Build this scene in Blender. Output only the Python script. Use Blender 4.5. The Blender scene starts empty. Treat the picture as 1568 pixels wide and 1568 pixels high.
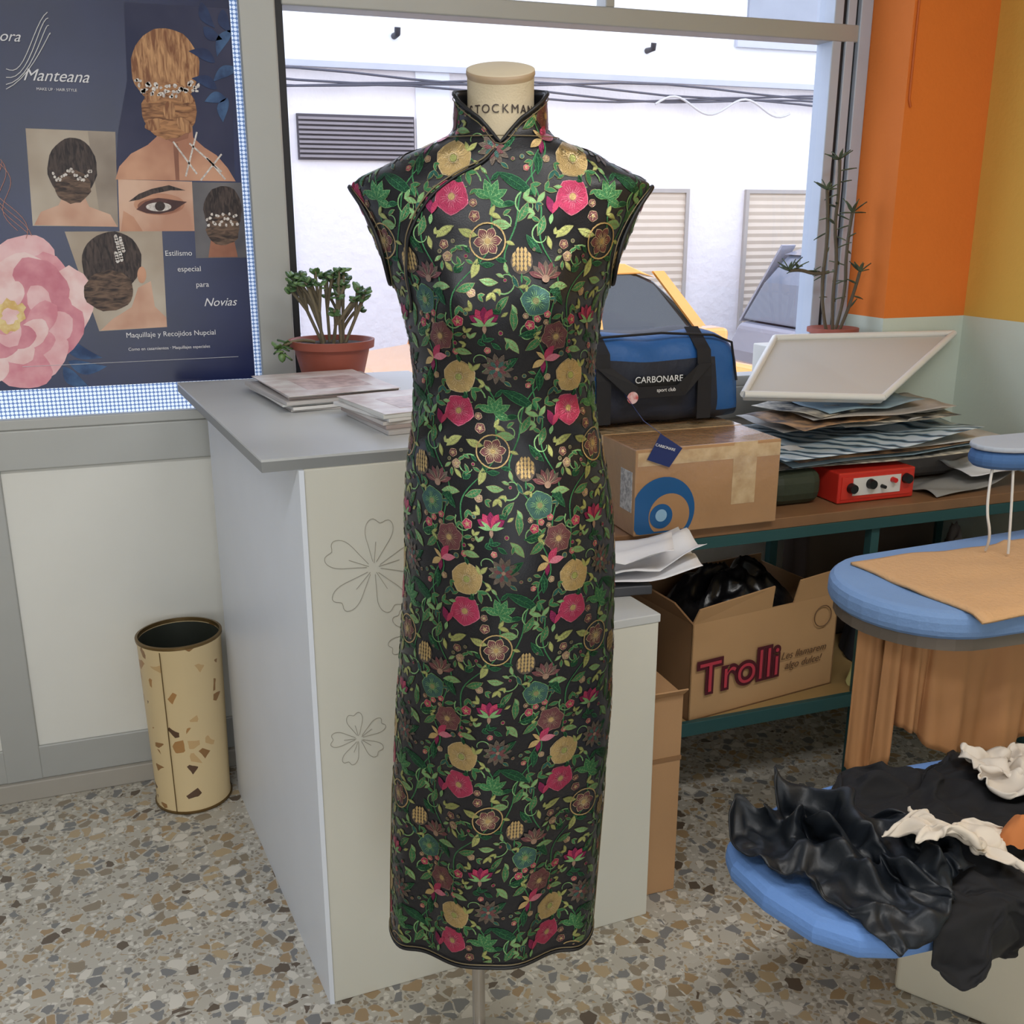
import bpy, math, random
import numpy as np
from mathutils import Vector, Matrix, noise
random.seed(7)
scn=bpy.context.scene
D=bpy.data
rad=math.radians
# ---------------------------------------------------------------- materials
def lin(c):
    r=[]
    for v in c[:3]:
        v=v/255.0
        r.append(v/12.92 if v<=0.04045 else ((v+0.055)/1.055)**2.4)
    return (r[0],r[1],r[2],1.0)
_m={}
def M(name,c,rough=.6,metal=0.0,var=.08,scale=8.0,bump=0.0,bscale=60.0,spec=.5,coat=0.0,c2=None,trans=0.0,stretch=None):
    if name in _m: return _m[name]
    m=D.materials.new(name); m.use_nodes=True
    nt=m.node_tree; b=nt.nodes['Principled BSDF']
    tc=nt.nodes.new('ShaderNodeTexCoord')
    n=nt.nodes.new('ShaderNodeTexNoise'); n.inputs['Scale'].default_value=scale; n.inputs['Detail'].default_value=3
    src=tc.outputs['Object']
    if stretch:
        mp=nt.nodes.new('ShaderNodeMapping'); mp.inputs['Scale'].default_value=stretch; nt.links.new(src,mp.inputs[0]); src=mp.outputs[0]
        n.inputs['Distortion'].default_value=.9
    nt.links.new(src,n.inputs['Vector'])
    mx=nt.nodes.new('ShaderNodeMix'); mx.data_type='RGBA'
    L=lin(c); L2=lin(c2) if c2 else tuple(max(0,v*(1-var*2)) for v in L[:3])+(1,)
    mx.inputs[6].default_value=L; mx.inputs[7].default_value=L2
    fac=n.outputs['Fac']
    if c2:
        mrn=nt.nodes.new('ShaderNodeMapRange'); mrn.inputs[1].default_value=.35; mrn.inputs[2].default_value=.65; nt.links.new(fac,mrn.inputs[0]); fac=mrn.outputs[0]
    nt.links.new(fac,mx.inputs[0]); nt.links.new(mx.outputs[2],b.inputs['Base Color'])
    b.inputs['Roughness'].default_value=rough; b.inputs['Metallic'].default_value=metal
    b.inputs['Specular IOR Level'].default_value=spec
    b.inputs['Coat Weight'].default_value=coat
    if bump:
        n2=nt.nodes.new('ShaderNodeTexNoise'); n2.inputs['Scale'].default_value=bscale; n2.inputs['Detail'].default_value=4
        nt.links.new(tc.outputs['Object'],n2.inputs['Vector'])
        bp=nt.nodes.new('ShaderNodeBump'); bp.inputs['Strength'].default_value=bump; bp.inputs['Distance'].default_value=.01
        nt.links.new(n2.outputs['Fac'],bp.inputs['Height']); nt.links.new(bp.outputs['Normal'],b.inputs['Normal'])
    _m[name]=m
    return m
def ramp(nt,stops,interp='CONSTANT'):
    r=nt.nodes.new('ShaderNodeValToRGB'); r.color_ramp.interpolation=interp
    els=r.color_ramp.elements
    while len(els)>1: els.remove(els[-1])
    els[0].position=stops[0][0]; els[0].color=lin(stops[0][1])
    for p,c in stops[1:]:
        e=els.new(p); e.color=lin(c)
    return r
def chips_mat(name,scale,stops,base,edge=.06,rough=.35,small=None,warp=.25,keep=0.0):
    m=D.materials.new(name); m.use_nodes=True; nt=m.node_tree; b=nt.nodes['Principled BSDF']
    tc=nt.nodes.new('ShaderNodeTexCoord')
    nz=nt.nodes.new('ShaderNodeTexNoise'); nz.inputs['Scale'].default_value=scale*.9
    nt.links.new(tc.outputs['Object'],nz.inputs['Vector'])
    mv=nt.nodes.new('ShaderNodeVectorMath'); mv.operation='SCALE'; mv.inputs['Scale'].default_value=warp/scale*2
    nt.links.new(nz.outputs['Color'],mv.inputs[0])
    ad=nt.nodes.new('ShaderNodeVectorMath'); ad.operation='ADD'
    nt.links.new(tc.outputs['Object'],ad.inputs[0]); nt.links.new(mv.outputs[0],ad.inputs[1])
    def layer(sc,stops,basesock,edge,keep):
        v1=nt.nodes.new('ShaderNodeTexVoronoi'); v1.inputs['Scale'].default_value=sc
        v2=nt.nodes.new('ShaderNodeTexVoronoi'); v2.feature='DISTANCE_TO_EDGE'; v2.inputs['Scale'].default_value=sc
        nt.links.new(ad.outputs[0],v1.inputs['Vector']); nt.links.new(ad.outputs[0],v2.inputs['Vector'])
        sp=nt.nodes.new('ShaderNodeSeparateColor'); nt.links.new(v1.outputs['Color'],sp.inputs[0])
        rr=ramp(nt,stops); nt.links.new(sp.outputs[0],rr.inputs[0])
        th=nt.nodes.new('ShaderNodeMath'); th.operation='MULTIPLY_ADD'; th.inputs[1].default_value=edge*2.2; th.inputs[2].default_value=edge*.5
        nt.links.new(sp.outputs[1],th.inputs[0])
        gt=nt.nodes.new('ShaderNodeMath'); gt.operation='GREATER_THAN'
        nt.links.new(v2.outputs['Distance'],gt.inputs[0]); nt.links.new(th.outputs[0],gt.inputs[1])
        k=nt.nodes.new('ShaderNodeMath'); k.operation='GREATER_THAN'; k.inputs[1].default_value=keep
        nt.links.new(sp.outputs[2],k.inputs[0])
        mu=nt.nodes.new('ShaderNodeMath'); mu.operation='MULTIPLY'
        nt.links.new(gt.outputs[0],mu.inputs[0]); nt.links.new(k.outputs[0],mu.inputs[1])
        mx=nt.nodes.new('ShaderNodeMix'); mx.data_type='RGBA'
        nt.links.new(mu.outputs[0],mx.inputs[0]); nt.links.new(rr.outputs[0],mx.inputs[7])
        if basesock is None: mx.inputs[6].default_value=lin(base)
        else: nt.links.new(basesock,mx.inputs[6])
        return mx.outputs[2]
    s=None
    if small: s=layer(scale*2.6,small,None,edge*1.3,.3)
    s=layer(scale,stops,s,edge,keep)
    nt.links.new(s,b.inputs['Base Color']); b.inputs['Roughness'].default_value=rough
    return m
terrazzo=chips_mat('terrazzo',37,[(0,(128,128,128)),(.20,(184,178,166)),(.38,(164,140,108)),(.54,(214,209,198)),(.70,(144,132,114)),(.84,(182,162,130)),(.94,(100,88,76))],(186,181,170),edge=.075,rough=.24,
   small=[(0,(146,140,130)),(.4,(210,206,196)),(.7,(168,154,132))],keep=.2)
basketmat=chips_mat('basket_print',30,[(0,(150,110,66)),(.3,(92,66,46)),(.5,(176,130,78)),(.8,(206,170,120))],(222,198,152),edge=.12,rough=.4,warp=.1,keep=.62)
# ---------------------------------------------------------------- geometry helpers
def grp(name,loc=(0,0,0),rz=0.0):
    e=D.objects.new(name,None); e.location=loc; e.rotation_euler=(0,0,rz); e.empty_display_size=.05
    scn.collection.objects.link(e)
    return e
def par(o,e):
    if e is not None:
        o.parent=e
        mw=Matrix.Translation(e.location)@Matrix.Rotation(e.rotation_euler[2],4,'Z')
        o.matrix_parent_inverse=mw.inverted()
def mesh(name,verts,faces,mat,parent=None,smooth=False,bevel=0,local=False,mi=None,solid=0):
    me=D.meshes.new(name); me.from_pydata([tuple(v) for v in verts],[],faces)
    mats=mat if isinstance(mat,(list,tuple)) else [mat]
    for m in mats: me.materials.append(m)
    if mi is not None: me.polygons.foreach_set('material_index',mi)
    if smooth: me.polygons.foreach_set('use_smooth',[True]*len(me.polygons))
    me.update()
    o=D.objects.new(name,me); scn.collection.objects.link(o)
    if local: o.parent=parent
    else: par(o,parent)
    if solid:
        s=o.modifiers.new('s','SOLIDIFY'); s.thickness=solid; s.offset=-1
    if bevel:
        b=o.modifiers.new('b','BEVEL'); b.width=bevel; b.segments=3; b.limit_method='ANGLE'
    return o
def prism(name,poly,z0,z1,mat,parent=None,bevel=0,local=False,smooth=False):
    n=len(poly)
    a=sum(poly[i][0]*poly[(i+1)%n][1]-poly[(i+1)%n][0]*poly[i][1] for i in range(n))
    if a<0: poly=poly[::-1]
    v=[(p[0],p[1],z0) for p in poly]+[(p[0],p[1],z1) for p in poly]
    f=[tuple(range(n-1,-1,-1)),tuple(range(n,2*n))]+[(i,(i+1)%n,n+(i+1)%n,n+i) for i in range(n)]
    return mesh(name,v,f,mat,parent,smooth,bevel,local)
def box(name,x0,x1,y0,y1,z0,z1,mat,parent=None,bevel=0,local=False):
    return prism(name,[(x0,y0),(x1,y0),(x1,y1),(x0,y1)],z0,z1,mat,parent,bevel,local)
def rbox(name,c,size,rz,z0,z1,mat,parent=None,bevel=0):
    cx,cy=c; a,b=size[0]/2,size[1]/2; cs,sn=math.cos(rz),math.sin(rz)
    return prism(name,[(cx+x*cs-y*sn,cy+x*sn+y*cs) for x,y in((-a,-b),(a,-b),(a,b),(-a,b))],z0,z1,mat,parent,bevel)
def lathe(name,prof,c,mat,parent=None,n=48,local=False,smooth=True):
    v=[];f=[]
    for r,z in prof:
        for i in range(n):
            t=2*math.pi*i/n; v.append((c[0]+r*math.cos(t),c[1]+r*math.sin(t),c[2]+z))
    for j in range(len(prof)-1):
        for i in range(n):
            k=(i+1)%n; f.append((j*n+i,j*n+k,(j+1)*n+k,(j+1)*n+i))
    o=mesh(name,v,f,mat,parent,smooth,0,local)
    m=o.modifiers.new('e','EDGE_SPLIT'); m.split_angle=rad(40)
    return o
def tube(name,pts,r,mat,parent=None,local=False,cyclic=False,radii=None,bez=False):
    cu=D.curves.new(name,'CURVE'); cu.dimensions='3D'; cu.bevel_depth=r; cu.bevel_resolution=2; cu.use_fill_caps=True
    lists=pts if isinstance(pts[0][0],(tuple,list,Vector,np.ndarray)) else [pts]
    for P in lists:
        s=cu.splines.new('NURBS' if bez else 'POLY'); s.points.add(len(P)-1)
        for i,p in enumerate(P):
            s.points[i].co=(p[0],p[1],p[2],1)
            if radii: s.points[i].radius=radii[i]
        if bez: s.use_endpoint_u=True; s.order_u=3; s.resolution_u=6
        s.use_cyclic_u=cyclic
    cu.materials.append(mat)
    o=D.objects.new(name,cu); scn.collection.objects.link(o)
    if local: o.parent=parent
    else: par(o,parent)
    return o
def text(name,s,size,loc,rot,mat,parent=None,local=False,shear=0,ext=.0003,align='CENTER',off=0):
    cu=D.curves.new(name,'FONT'); cu.body=s; cu.size=size; cu.align_x=align; cu.align_y='CENTER'; cu.extrude=ext; cu.shear=shear; cu.offset=off
    cu.materials.append(mat)
    o=D.objects.new(name,cu); o.location=loc; o.rotation_euler=rot; scn.collection.objects.link(o)
    if local: o.parent=parent
    else: par(o,parent)
    return o
class MB:
    def __init__(s): s.v=[];s.f=[];s.m=[]
    def add(s,vs,fs,m=0):
        o=len(s.v); s.v+=vs; s.f+=[tuple(i+o for i in f) for f in fs]; s.m+=[m]*len(fs)
    def leaf(s,c,d,up,L,W,m=0,th=.15,ex=.8,pw=1.0):
        d=Vector(d).normalized(); sd=d.cross(Vector(up)); 
        if sd.length<1e-4: sd=Vector((1,0,0))
        sd.normalize(); nn=sd.cross(d)
        c=Vector(c); vs=[];N=6
        for i in range(N+1):
            t=i/N; w=W*(max(0.0,math.sin(math.pi*min(1,max(0.03,t**ex))))**pw)*.5+W*.02
            p=c+d*L*t-nn*(L*.15*t*t)
            vs+=[tuple(p-sd*w),tuple(p+nn*W*th),tuple(p+sd*w)]
        fs=[]
        for i in range(N):
            a=i*3; fs+=[(a,a+1,a+4,a+3),(a+1,a+2,a+5,a+4)]
        s.add(vs,fs,m)
    def obj(s,name,mats,parent=None,smooth=False,bevel=0,local=False,solid=0):
        return mesh(name,s.v,s.f,mats,parent,smooth,bevel,local,s.m,solid)

# ---------------------------------------------------------------- ROOM (window wall is Y=0, X along it)
white_w=M('wall_paint_mint',(206,216,204),.8,var=.03,bump=.1,bscale=120)
cream_w=M('wall_paint_cream',(214,212,202),.8,var=.03)
orange=M('paint_orange',(232,126,46),.75,var=.05,bump=.12,bscale=100)
yellow=M('paint_yellow',(222,178,82),.75,var=.05,bump=.1,bscale=90)
alu=M('aluminium_grey',(180,181,178),.45,.25,var=.04)
panelw=M('panel_white',(230,229,222),.55,var=.03)
gasket=M('black_gasket',(28,28,34),.5)
box('floor',-3,3.2,-5,0.18,-.04,0,terrazzo)
box('ceiling',-3,3.2,-5,0.25,2.8,2.86,cream_w)
box('wall_left',-3.08,-3,-5,.2,0,2.8,cream_w)
box('wall_back',-3,3.2,-5.08,-5,0,2.8,cream_w)
wr=grp('wall_right',(2.32,-2.5,0))
box('lower',2.316,2.4,-5,-.1,0,1.144,white_w,wr); box('upper',2.316,2.4,-5,-.1,1.144,2.8,yellow,wr)
wp=grp('wall_pillar',(2.1,-.1,0))
box('lower',2.034,2.4,-.185,.2,0,1.144,white_w,wp); box('upper',2.034,2.4,-.185,.2,1.144,2.8,orange,wp)
tube('surface_cable',[(2.045,-.19,2.3),(2.043,-.19,1.72),(2.05,-.19,1.7)],.003,M('cable_orange',(205,100,30)),wp)
wf=grp('wall_front',(0,0,0))
box('parapet_core',-3,2.034,.02,.18,0,.86,cream_w,wf)
box('lintel',-3,2.034,.0,.2,2.45,2.8,cream_w,wf)
box('parapet_panel_a',-.277,1.9,.0,.02,.14,.85,panelw,wf)
box('parapet_panel_b',-1.6,-.36,.0,.02,.14,.85,panelw,wf)
box('rail_bottom',-3,2.034,-.008,.02,.05,.14,alu,wf,.003)
box('rail_top',-3,2.034,-.012,.1,.85,.945,alu,wf,.004)
box('stile_a',-.36,-.277,-.01,.02,.05,.86,alu,wf,.003)
box('stile_b',-1.7,-1.6,-.01,.02,.05,.86,alu,wf,.003)
box('baseboard_front',-3,2.034,-.02,.02,0,.05,M('base_tile',(176,170,160),.4),None,.003)
w=grp('window_1',(0,0,1))
box('frame_bottom',-3,.334,-.01,.05,.945,.97,alu,w,.003)
box('frame_right',.334,.415,-.02,.07,.945,2.45,alu,w,.004)
box('frame_top',-3,.334,-.01,.05,2.4,2.45,alu,w,.003)
box('frame_left',-1.75,-1.67,-.01,.05,.945,2.45,alu,w,.003)
w=grp('window_2',(1.2,0,1.5))
pale=M('frame_pale',(196,206,222),.4,.1)
box('gasket_left',.415,.432,-.01,.06,.945,2.45,gasket,w)
box('frame_bottom',.43,2.03,-.01,.06,.945,.975,alu,w,.003)
box('frame_top',.43,2.03,-.01,.06,2.4,2.45,alu,w,.003)
box('transom',.43,2.03,-.015,.06,1.88,1.925,alu,w,.004)
box('transom_mullion',1.235,1.26,-.01,.05,1.925,2.4,alu,w,.003)
box('frame_right_inner',1.915,1.945,-.012,.06,.975,2.4,pale,w,.003)
box('gasket_right',1.945,1.957,-.006,.05,.975,2.4,gasket,w)
box('frame_right',1.957,1.985,-.014,.06,.975,2.4,pale,w,.003)
box('gasket_outer',1.985,1.995,-.005,.05,.975,2.4,gasket,w)
box('frame_jamb',1.995,2.034,-.02,.07,.945,2.45,pale,w,.003)
g=D.materials.new('window_glass'); g.use_nodes=True; nt=g.node_tree; nt.nodes.clear()
o_=nt.nodes.new('ShaderNodeOutputMaterial'); tr=nt.nodes.new('ShaderNodeBsdfTransparent'); gl=nt.nodes.new('ShaderNodeBsdfGlossy'); gl.inputs['Roughness'].default_value=.02
mx=nt.nodes.new('ShaderNodeMixShader'); mx.inputs[0].default_value=.05
tr.inputs['Color'].default_value=(.97,.98,1,1)
nt.links.new(tr.outputs[0],mx.inputs[1]); nt.links.new(gl.outputs[0],mx.inputs[2]); nt.links.new(mx.outputs[0],o_.inputs[0])
mesh('pane',[(.432,.03,.97),(1.92,.03,.97),(1.92,.03,2.4),(.432,.03,2.4)],[(0,1,2,3)],g,w)
box('trim_sill_ledge',1.72,2.03,-.18,-.02,.95,1.07,panelw,None,.004)

# ---------------------------------------------------------------- perforated film + poster on window_1
fm=D.materials.new('perforated_film'); fm.use_nodes=True; nt=fm.node_tree; b=nt.nodes['Principled BSDF']
tc=nt.nodes.new('ShaderNodeTexCoord'); vo=nt.nodes.new('ShaderNodeTexVoronoi'); vo.inputs['Scale'].default_value=110; vo.inputs['Randomness'].default_value=0
mp=nt.nodes.new('ShaderNodeMapping'); mp.inputs['Scale'].default_value=(1,0,1)
nt.links.new(tc.outputs['Object'],mp.inputs[0]); nt.links.new(mp.outputs[0],vo.inputs['Vector'])
r_=ramp(nt,[(0,(245,250,255)),(.42,(110,136,176))]); nt.links.new(vo.outputs['Distance'],r_.inputs[0]); nt.links.new(r_.outputs[0],b.inputs['Base Color'])
tl=nt.nodes.new('ShaderNodeBsdfTranslucent'); nt.links.new(r_.outputs[0],tl.inputs['Color'])
ms=nt.nodes.new('ShaderNodeMixShader'); ms.inputs[0].default_value=.8
nt.links.new(b.outputs[0],ms.inputs[1]); nt.links.new(tl.outputs[0],ms.inputs[2]); nt.links.new(ms.outputs[0],nt.nodes['Material Output'].inputs[0])
mesh('window_film',[(-1.67,.012,.97),(.334,.012,.97),(.334,.012,2.4),(-1.67,.012,2.4)],[(0,1,2,3)],fm)
po=grp('bridal_salon_poster',(0,-.01,1.4))
navy=M('poster_navy',(27,38,88),.26,scale=3,c2=(20,28,68),spec=.5)
box('sheet',-.5,.316,-.006,.008,1.038,1.98,navy,po)
def pp(x,y):
    return (-.15-.00017*y+x*(.00132+.0000002*y), 1.866-.0013*y-.00000017*y*y)
def pshape(name,pts,mat,layer):
    v=[]; yy=-.0064-.00022*layer
    for p in pts:
        X,Z=pp(*p); v.append((min(X,.3155),yy,Z))
    mesh(name,v,[tuple(range(len(v)))],mat,po)
def ell(cx,cy,rx,ry,n=28,wob=0,seed=0,rot=0):
    random.seed(seed+int(cx)); out=[]
    for i in range(n):
        t=2*math.pi*i/n; a=rx*(1+random.uniform(-wob,wob))*math.cos(t); b_=ry*(1+random.uniform(-wob,wob))*math.sin(t)
        out.append((cx+a*math.cos(rot)-b_*math.sin(rot),cy+a*math.sin(rot)+b_*math.cos(rot)))
    return out
def PM(n,c,c2=None,s=60,st=None): return M('poster_'+n,c,.4,c2=c2,scale=s,spec=.3,stretch=st)
skin=PM('skin',(214,164,136),(178,124,100),9); skin2=PM('skin_light',(226,190,168),(196,148,126),9); skin3=PM('skin_shade',(170,116,92),(140,92,74),12)
hairA=PM('hair_auburn',(206,158,112),(132,84,54),40,(3.2,1,.6)); hairA2=PM('hair_auburn2',(190,138,94),(104,64,40),50,(.6,1,2.4)); hairD=PM('hair_dark',(82,68,64),(36,28,30),50,(3,1,.7)); hairB=PM('hair_brown',(120,96,80),(48,36,34),50,(.7,1,2.6))
beige=PM('beige',(198,188,174),(170,154,138),6); greyb=PM('grey_bg',(120,118,122),(70,70,82),6); pearl=PM('pearl',(238,234,230),(190,180,176),150)
pk=[PM('petal_%d'%i,c,c2,22) for i,(c,c2) in enumerate([((238,178,188),(220,140,156)),((246,206,210),(234,176,184)),((228,158,172),(208,126,144)),((250,222,222),(238,190,192))])]
yel=PM('petal_core',(240,218,160),(224,186,116),60)
leafb=PM('leaf_blue',(70,104,150),(36,60,104),30); leafd=PM('leaf_deep',(40,62,108),(28,42,84),30); ptxt=M('poster_text',(236,236,244),.4)
def pleaf(x,y,a,l,wd,mat,layer):
    ca,sa=math.cos(rad(a)),math.sin(rad(a)); pts=[]
    for s in(1,-1):
        for k in range(11):
            t=k/10 if s>0 else 1-k/10; wv=wd*math.sin(math.pi*t**.8)*s; cv=l*.12*math.sin(math.pi*t)
            pts.append((x+ca*(t-.5)*l-sa*(wv+cv),y+sa*(t-.5)*l+ca*(wv+cv)))
    pshape('leaf',pts,mat,layer)
pshape('bride_background',[(185,0),(352,0),(362,272),(172,272),(176,200),(190,120)],PM('bgdark',(58,60,90),(34,40,76),5),1)
pshape('bride_shoulders',[(172,272),(178,252),(196,232),(222,218),(236,205),(238,175),(292,175),(294,205),(312,220),(332,232),(350,252),(363,273)],skin,2)
pshape('neck_shadow',[(238,176),(292,176),(286,206),(262,214),(244,204)],skin3,3)
pshape('spine_shadow',[(262,214),(270,214),(272,272),(266,272)],skin3,3)
pshape('bride_head',ell(250,96,54,60,36,.02),hairA,4)
pshape('bride_bun',ell(256,164,44,44,30,.04),hairA2,6)
for i in range(9): pshape('bun_curl_%d'%i,ell(232+(i%3)*24,142+(i//3)*22,15,9,16,.06,i,rad(-40+i*33)),[hairA,hairA2][i%2],7+.3*i)
random.seed(3)
for i in range(46):
    u=i/45; pshape('pearl_band_%d'%i,ell(204+u*98,124+10*math.sin(u*math.pi)+random.uniform(-9,9),random.uniform(2,4),random.uniform(2,4),6,.3,i),pearl,11)
    random.seed(100+i)
for (p,q) in [((262,212),(300,262)),((300,196),(282,266)),((316,236),(346,270)),((340,230),(306,272)),((288,214),(340,258))]:
    dx,dy=q[0]-p[0],q[1]-p[1]; l=math.hypot(dx,dy); nx_,ny_=-dy/l*1.4,dx/l*1.4
    pshape('ribbon',[(p[0]+nx_,p[1]+ny_),(q[0]+nx_,q[1]+ny_),(q[0]-nx_,q[1]-ny_),(p[0]-nx_,p[1]-ny_)],pearl,5)
for k,(x,y,a,l) in enumerate([(318,12,60,46),(345,55,120,50),(308,78,200,46),(346,105,150,46),(312,120,200,44),(346,160,100,40),(348,20,70,40),(330,145,170,36),(326,40,30,36)]): pleaf(x,y,a,l,9,leafb if k%2 else leafd,8)
pshape('photo_a',[(38,197),(172,199),(176,345),(48,343)],beige,1); pshape('photo_a_side',[(130,199),(172,199),(176,345),(150,344)],PM('beige2',(172,160,148),(140,128,118),8),1.6)
pshape('photo_a_shoulder',[(50,342),(60,322),(86,312),(94,296),(124,296),(132,314),(164,326),(175,345)],skin2,2)
pshape('photo_a_head',ell(107,256,37,46,30,.03),hairD,3); pshape('photo_a_bun',ell(108,284,27,25,22,.06),hairB,4)
for i in range(22): pshape('comb_%d'%i,ell(78+i*2.7,264+7*math.sin(i*.5)+(i*7%5),2.2,2.4,6,.3,i),pearl,6)
pshape('photo_eye',[(176,272),(292,274),(296,352),(178,352)],skin2,2); pshape('eye_nose',[(180,352),(184,320),(200,330),(214,352)],skin,2.5)
pshape('brow',[(192,306),(208,294),(228,286),(255,280),(282,288),(258,288),(230,294),(208,303)],hairD,3.4)
pshape('lid_a',ell(240,310,40,17),skin,3); pshape('lid_b',ell(240,313,34,13),skin3,3.3); pshape('eye_shadow',[(204,318),(218,306),(238,300),(260,303),(284,306),(262,320),(240,325),(220,324)],PM('shadow_brown',(96,60,56),(70,44,44),20),3.6)
pshape('eye_white',ell(239,314,20,7),pearl,4); pshape('iris',ell(241,313,8,7.5),PM('iris',(60,44,40)),5); pshape('pupil',ell(241,313,4,4),hairD,5.5)
pshape('photo_b',[(292,275),(384,275),(386,395),(298,395)],greyb,2); pshape('photo_b_neck',[(318,394),(322,366),(360,366),(366,394)],skin3,3)
pshape('photo_b_hair',ell(342,318,32,38,26,.04),hairD,3.5); pshape('photo_b_bun',ell(342,350,28,24,22,.08),hairB,4)
for i in range(20): pshape('flower_%d'%i,ell(316+i*2.6,334+9*math.sin(i*1.7),2.6,2.6,6,.3,i),pearl,5)
pshape('photo_c',[(95,352),(244,352),(251,503),(146,506)],beige,2)
pshape('photo_c_neck',[(148,505),(166,488),(196,470),(206,440),(226,430),(232,470),(250,488),(251,503)],skin2,3)
pshape('photo_c_head',ell(166,398,46,46,30,.02),hairD,4); pshape('photo_c_bun',ell(162,444,38,32,24,.05),hairB,5); pshape('photo_c_ear',ell(212,420,7,13),skin,5)
for i in range(20): pshape('hairpin_%d'%i,ell(176+(i*7%13)-4,360+i*2,3,3,6,.3,i),pearl,7)
for (x,y,a,l) in [(120,530,30,70),(128,556,10,60),(110,575,40,50),(100,505,-20,60)]: pleaf(x,y,a,l,10,leafb if y>500 else leafd,2)
pshape('peony_base',ell(30,480,84,96,26,.04),pk[2],2.6)
ly=3.0; rp_=random.Random(9)
for ringr,nn_,sz in ((72,10,46),(50,9,40),(30,8,30)):
    for k in range(nn_):
        t=2*math.pi*k/nn_+ringr; rr_=ringr*rp_.uniform(.85,1.15); s2=sz*rp_.uniform(.8,1.2); cx,cy=30+rr_*math.cos(t),478+rr_*1.12*math.sin(t)
        pshape('peony_petal',ell(cx,cy,s2*rp_.uniform(.6,.85),s2,20,.06,k+int(ringr),t+rp_.uniform(-.5,.5)),pk[(k*3+int(ringr))%4],ly); ly+=.16
pshape('peony_core',ell(12,478,24,24,26,.22),yel,ly+.3); pshape('peony_core2',ell(14,478,12,12,16,.3),pk[3],ly+.6)
def ptext(s,x,y,size,shear=0):
    X,Z=pp(x,y); text('lettering',s,size,(X,-.0092,Z),(rad(90),0,0),ptxt,po,shear=shear)
ptext('Estilismo',270,387,.017);ptext('especial',287,412,.017);ptext('para',308,437,.017);ptext('Novias',336,466,.027,.35)
ptext('Maquillaje y Recojidos Nupcial',258,514,.0165);ptext('Como en casamientos · Maquillajes especiales',255,536,.010)
ptext('Manteana',82,118,.034,.45);ptext('ora',14,62,.03,.45);ptext('MAKE UP · HAIR STYLE',84,138,.008)
sw=[]
for k in range(4):
    sw.append([(pp(10+60*t+8*k*math.sin(t*3),110-70*t+18*math.sin(t*5+k*.5)+k*4)[0],-.009,pp(10,110-70*t+18*math.sin(t*5+k*.5)+k*4)[1]) for t in [i/12 for i in range(13)]])
tube('logo_swirl',sw,.0009,ptxt,po)
sw=[]
for k in range(4):
    sw.append([(pp(-5+30*t+16*math.sin(t*6+k),0)[0]-.05,-.009,pp(0,240+t*110+k*4)[1]) for t in [i/14 for i in range(15)]])
tube('rose_gold_line',sw,.0007,M('rose_gold',(206,150,140),.3),po)
XL,ZL=pp(380,556); tube('thin_line',[(-.2,-.0085,ZL),(XL-.02,-.0085,ZL+.002)],.0005,ptxt,po)

# ---------------------------------------------------------------- COUNTER
ct=grp('reception_counter',(.55,-.5,0))
cfront=M('counter_front',(218,216,204),.45,var=.03); cside=M('counter_side_lit',(226,231,240),.4,var=.03)  # side is bluer than the front: cool light put into its colour
ctop=M('counter_top',(200,202,202),.35,var=.03); cedge=M('counter_edge',(140,142,142),.5)
prism('tall_body',[(.287,-.97),(.70,-.951),(.66,-.14),(.195,-.149)],0,1.03,cfront,ct,.002)
prism('side_panel',[(.279,-.972),(.287,-.974),(.196,-.147),(.188,-.147)],0,1.03,cside,ct)
prism('top_edge',[(.222,-.968),(.725,-.945),(.68,-.095),(.13,-.10)],1.03,1.047,cedge,ct)
prism('top',[(.222,-.968),(.725,-.945),(.68,-.095),(.13,-.10)],1.047,1.051,ctop,ct)
prism('low_body',[(.701,-.951),(.955,-.939),(.925,-.675),(.69,-.675)],0,.665,cfront,ct,.002)
prism('low_top',[(.701,-.953),(.958,-.941),(.928,-.67),(.69,-.67)],.665,.682,ctop,ct,.002)
penc=M('pencil_line',(160,154,142),.8)
def heartflower(cx,cz,r,n,rot,name):
    def P(x,z): return (x,-.9712+.0464*(x-.287),z)
    L=[]
    for k in range(n):
        a=rot+2*math.pi*k/n; q=[]
        for i in range(25):
            t=i/24; ang=(t-.5)*2*rad(36); rr=r*(1-.14*math.exp(-((t-.5)/.1)**2))*(math.sin(math.pi*t)**.4 if 0<t<1 else .12)
            rr=max(rr,r*.13); q.append(P(cx+rr*math.cos(a+ang*(.35+.65*rr/r)),cz+rr*math.sin(a+ang*(.35+.65*rr/r))))
        L.append(q)
        L.append([P(cx+r*s*math.cos(a+.06),cz+r*s*math.sin(a+.06)) for s in(.1,.3,.5)])
    tube(name,L,.0004,penc,ct)
heartflower(.395,.85,.092,5,rad(80),'drawn_flower_a'); heartflower(.357,.538,.054,5,rad(100),'drawn_flower_b'); heartflower(.47,.72,.06,5,rad(60),'drawn_flower_c')

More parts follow.
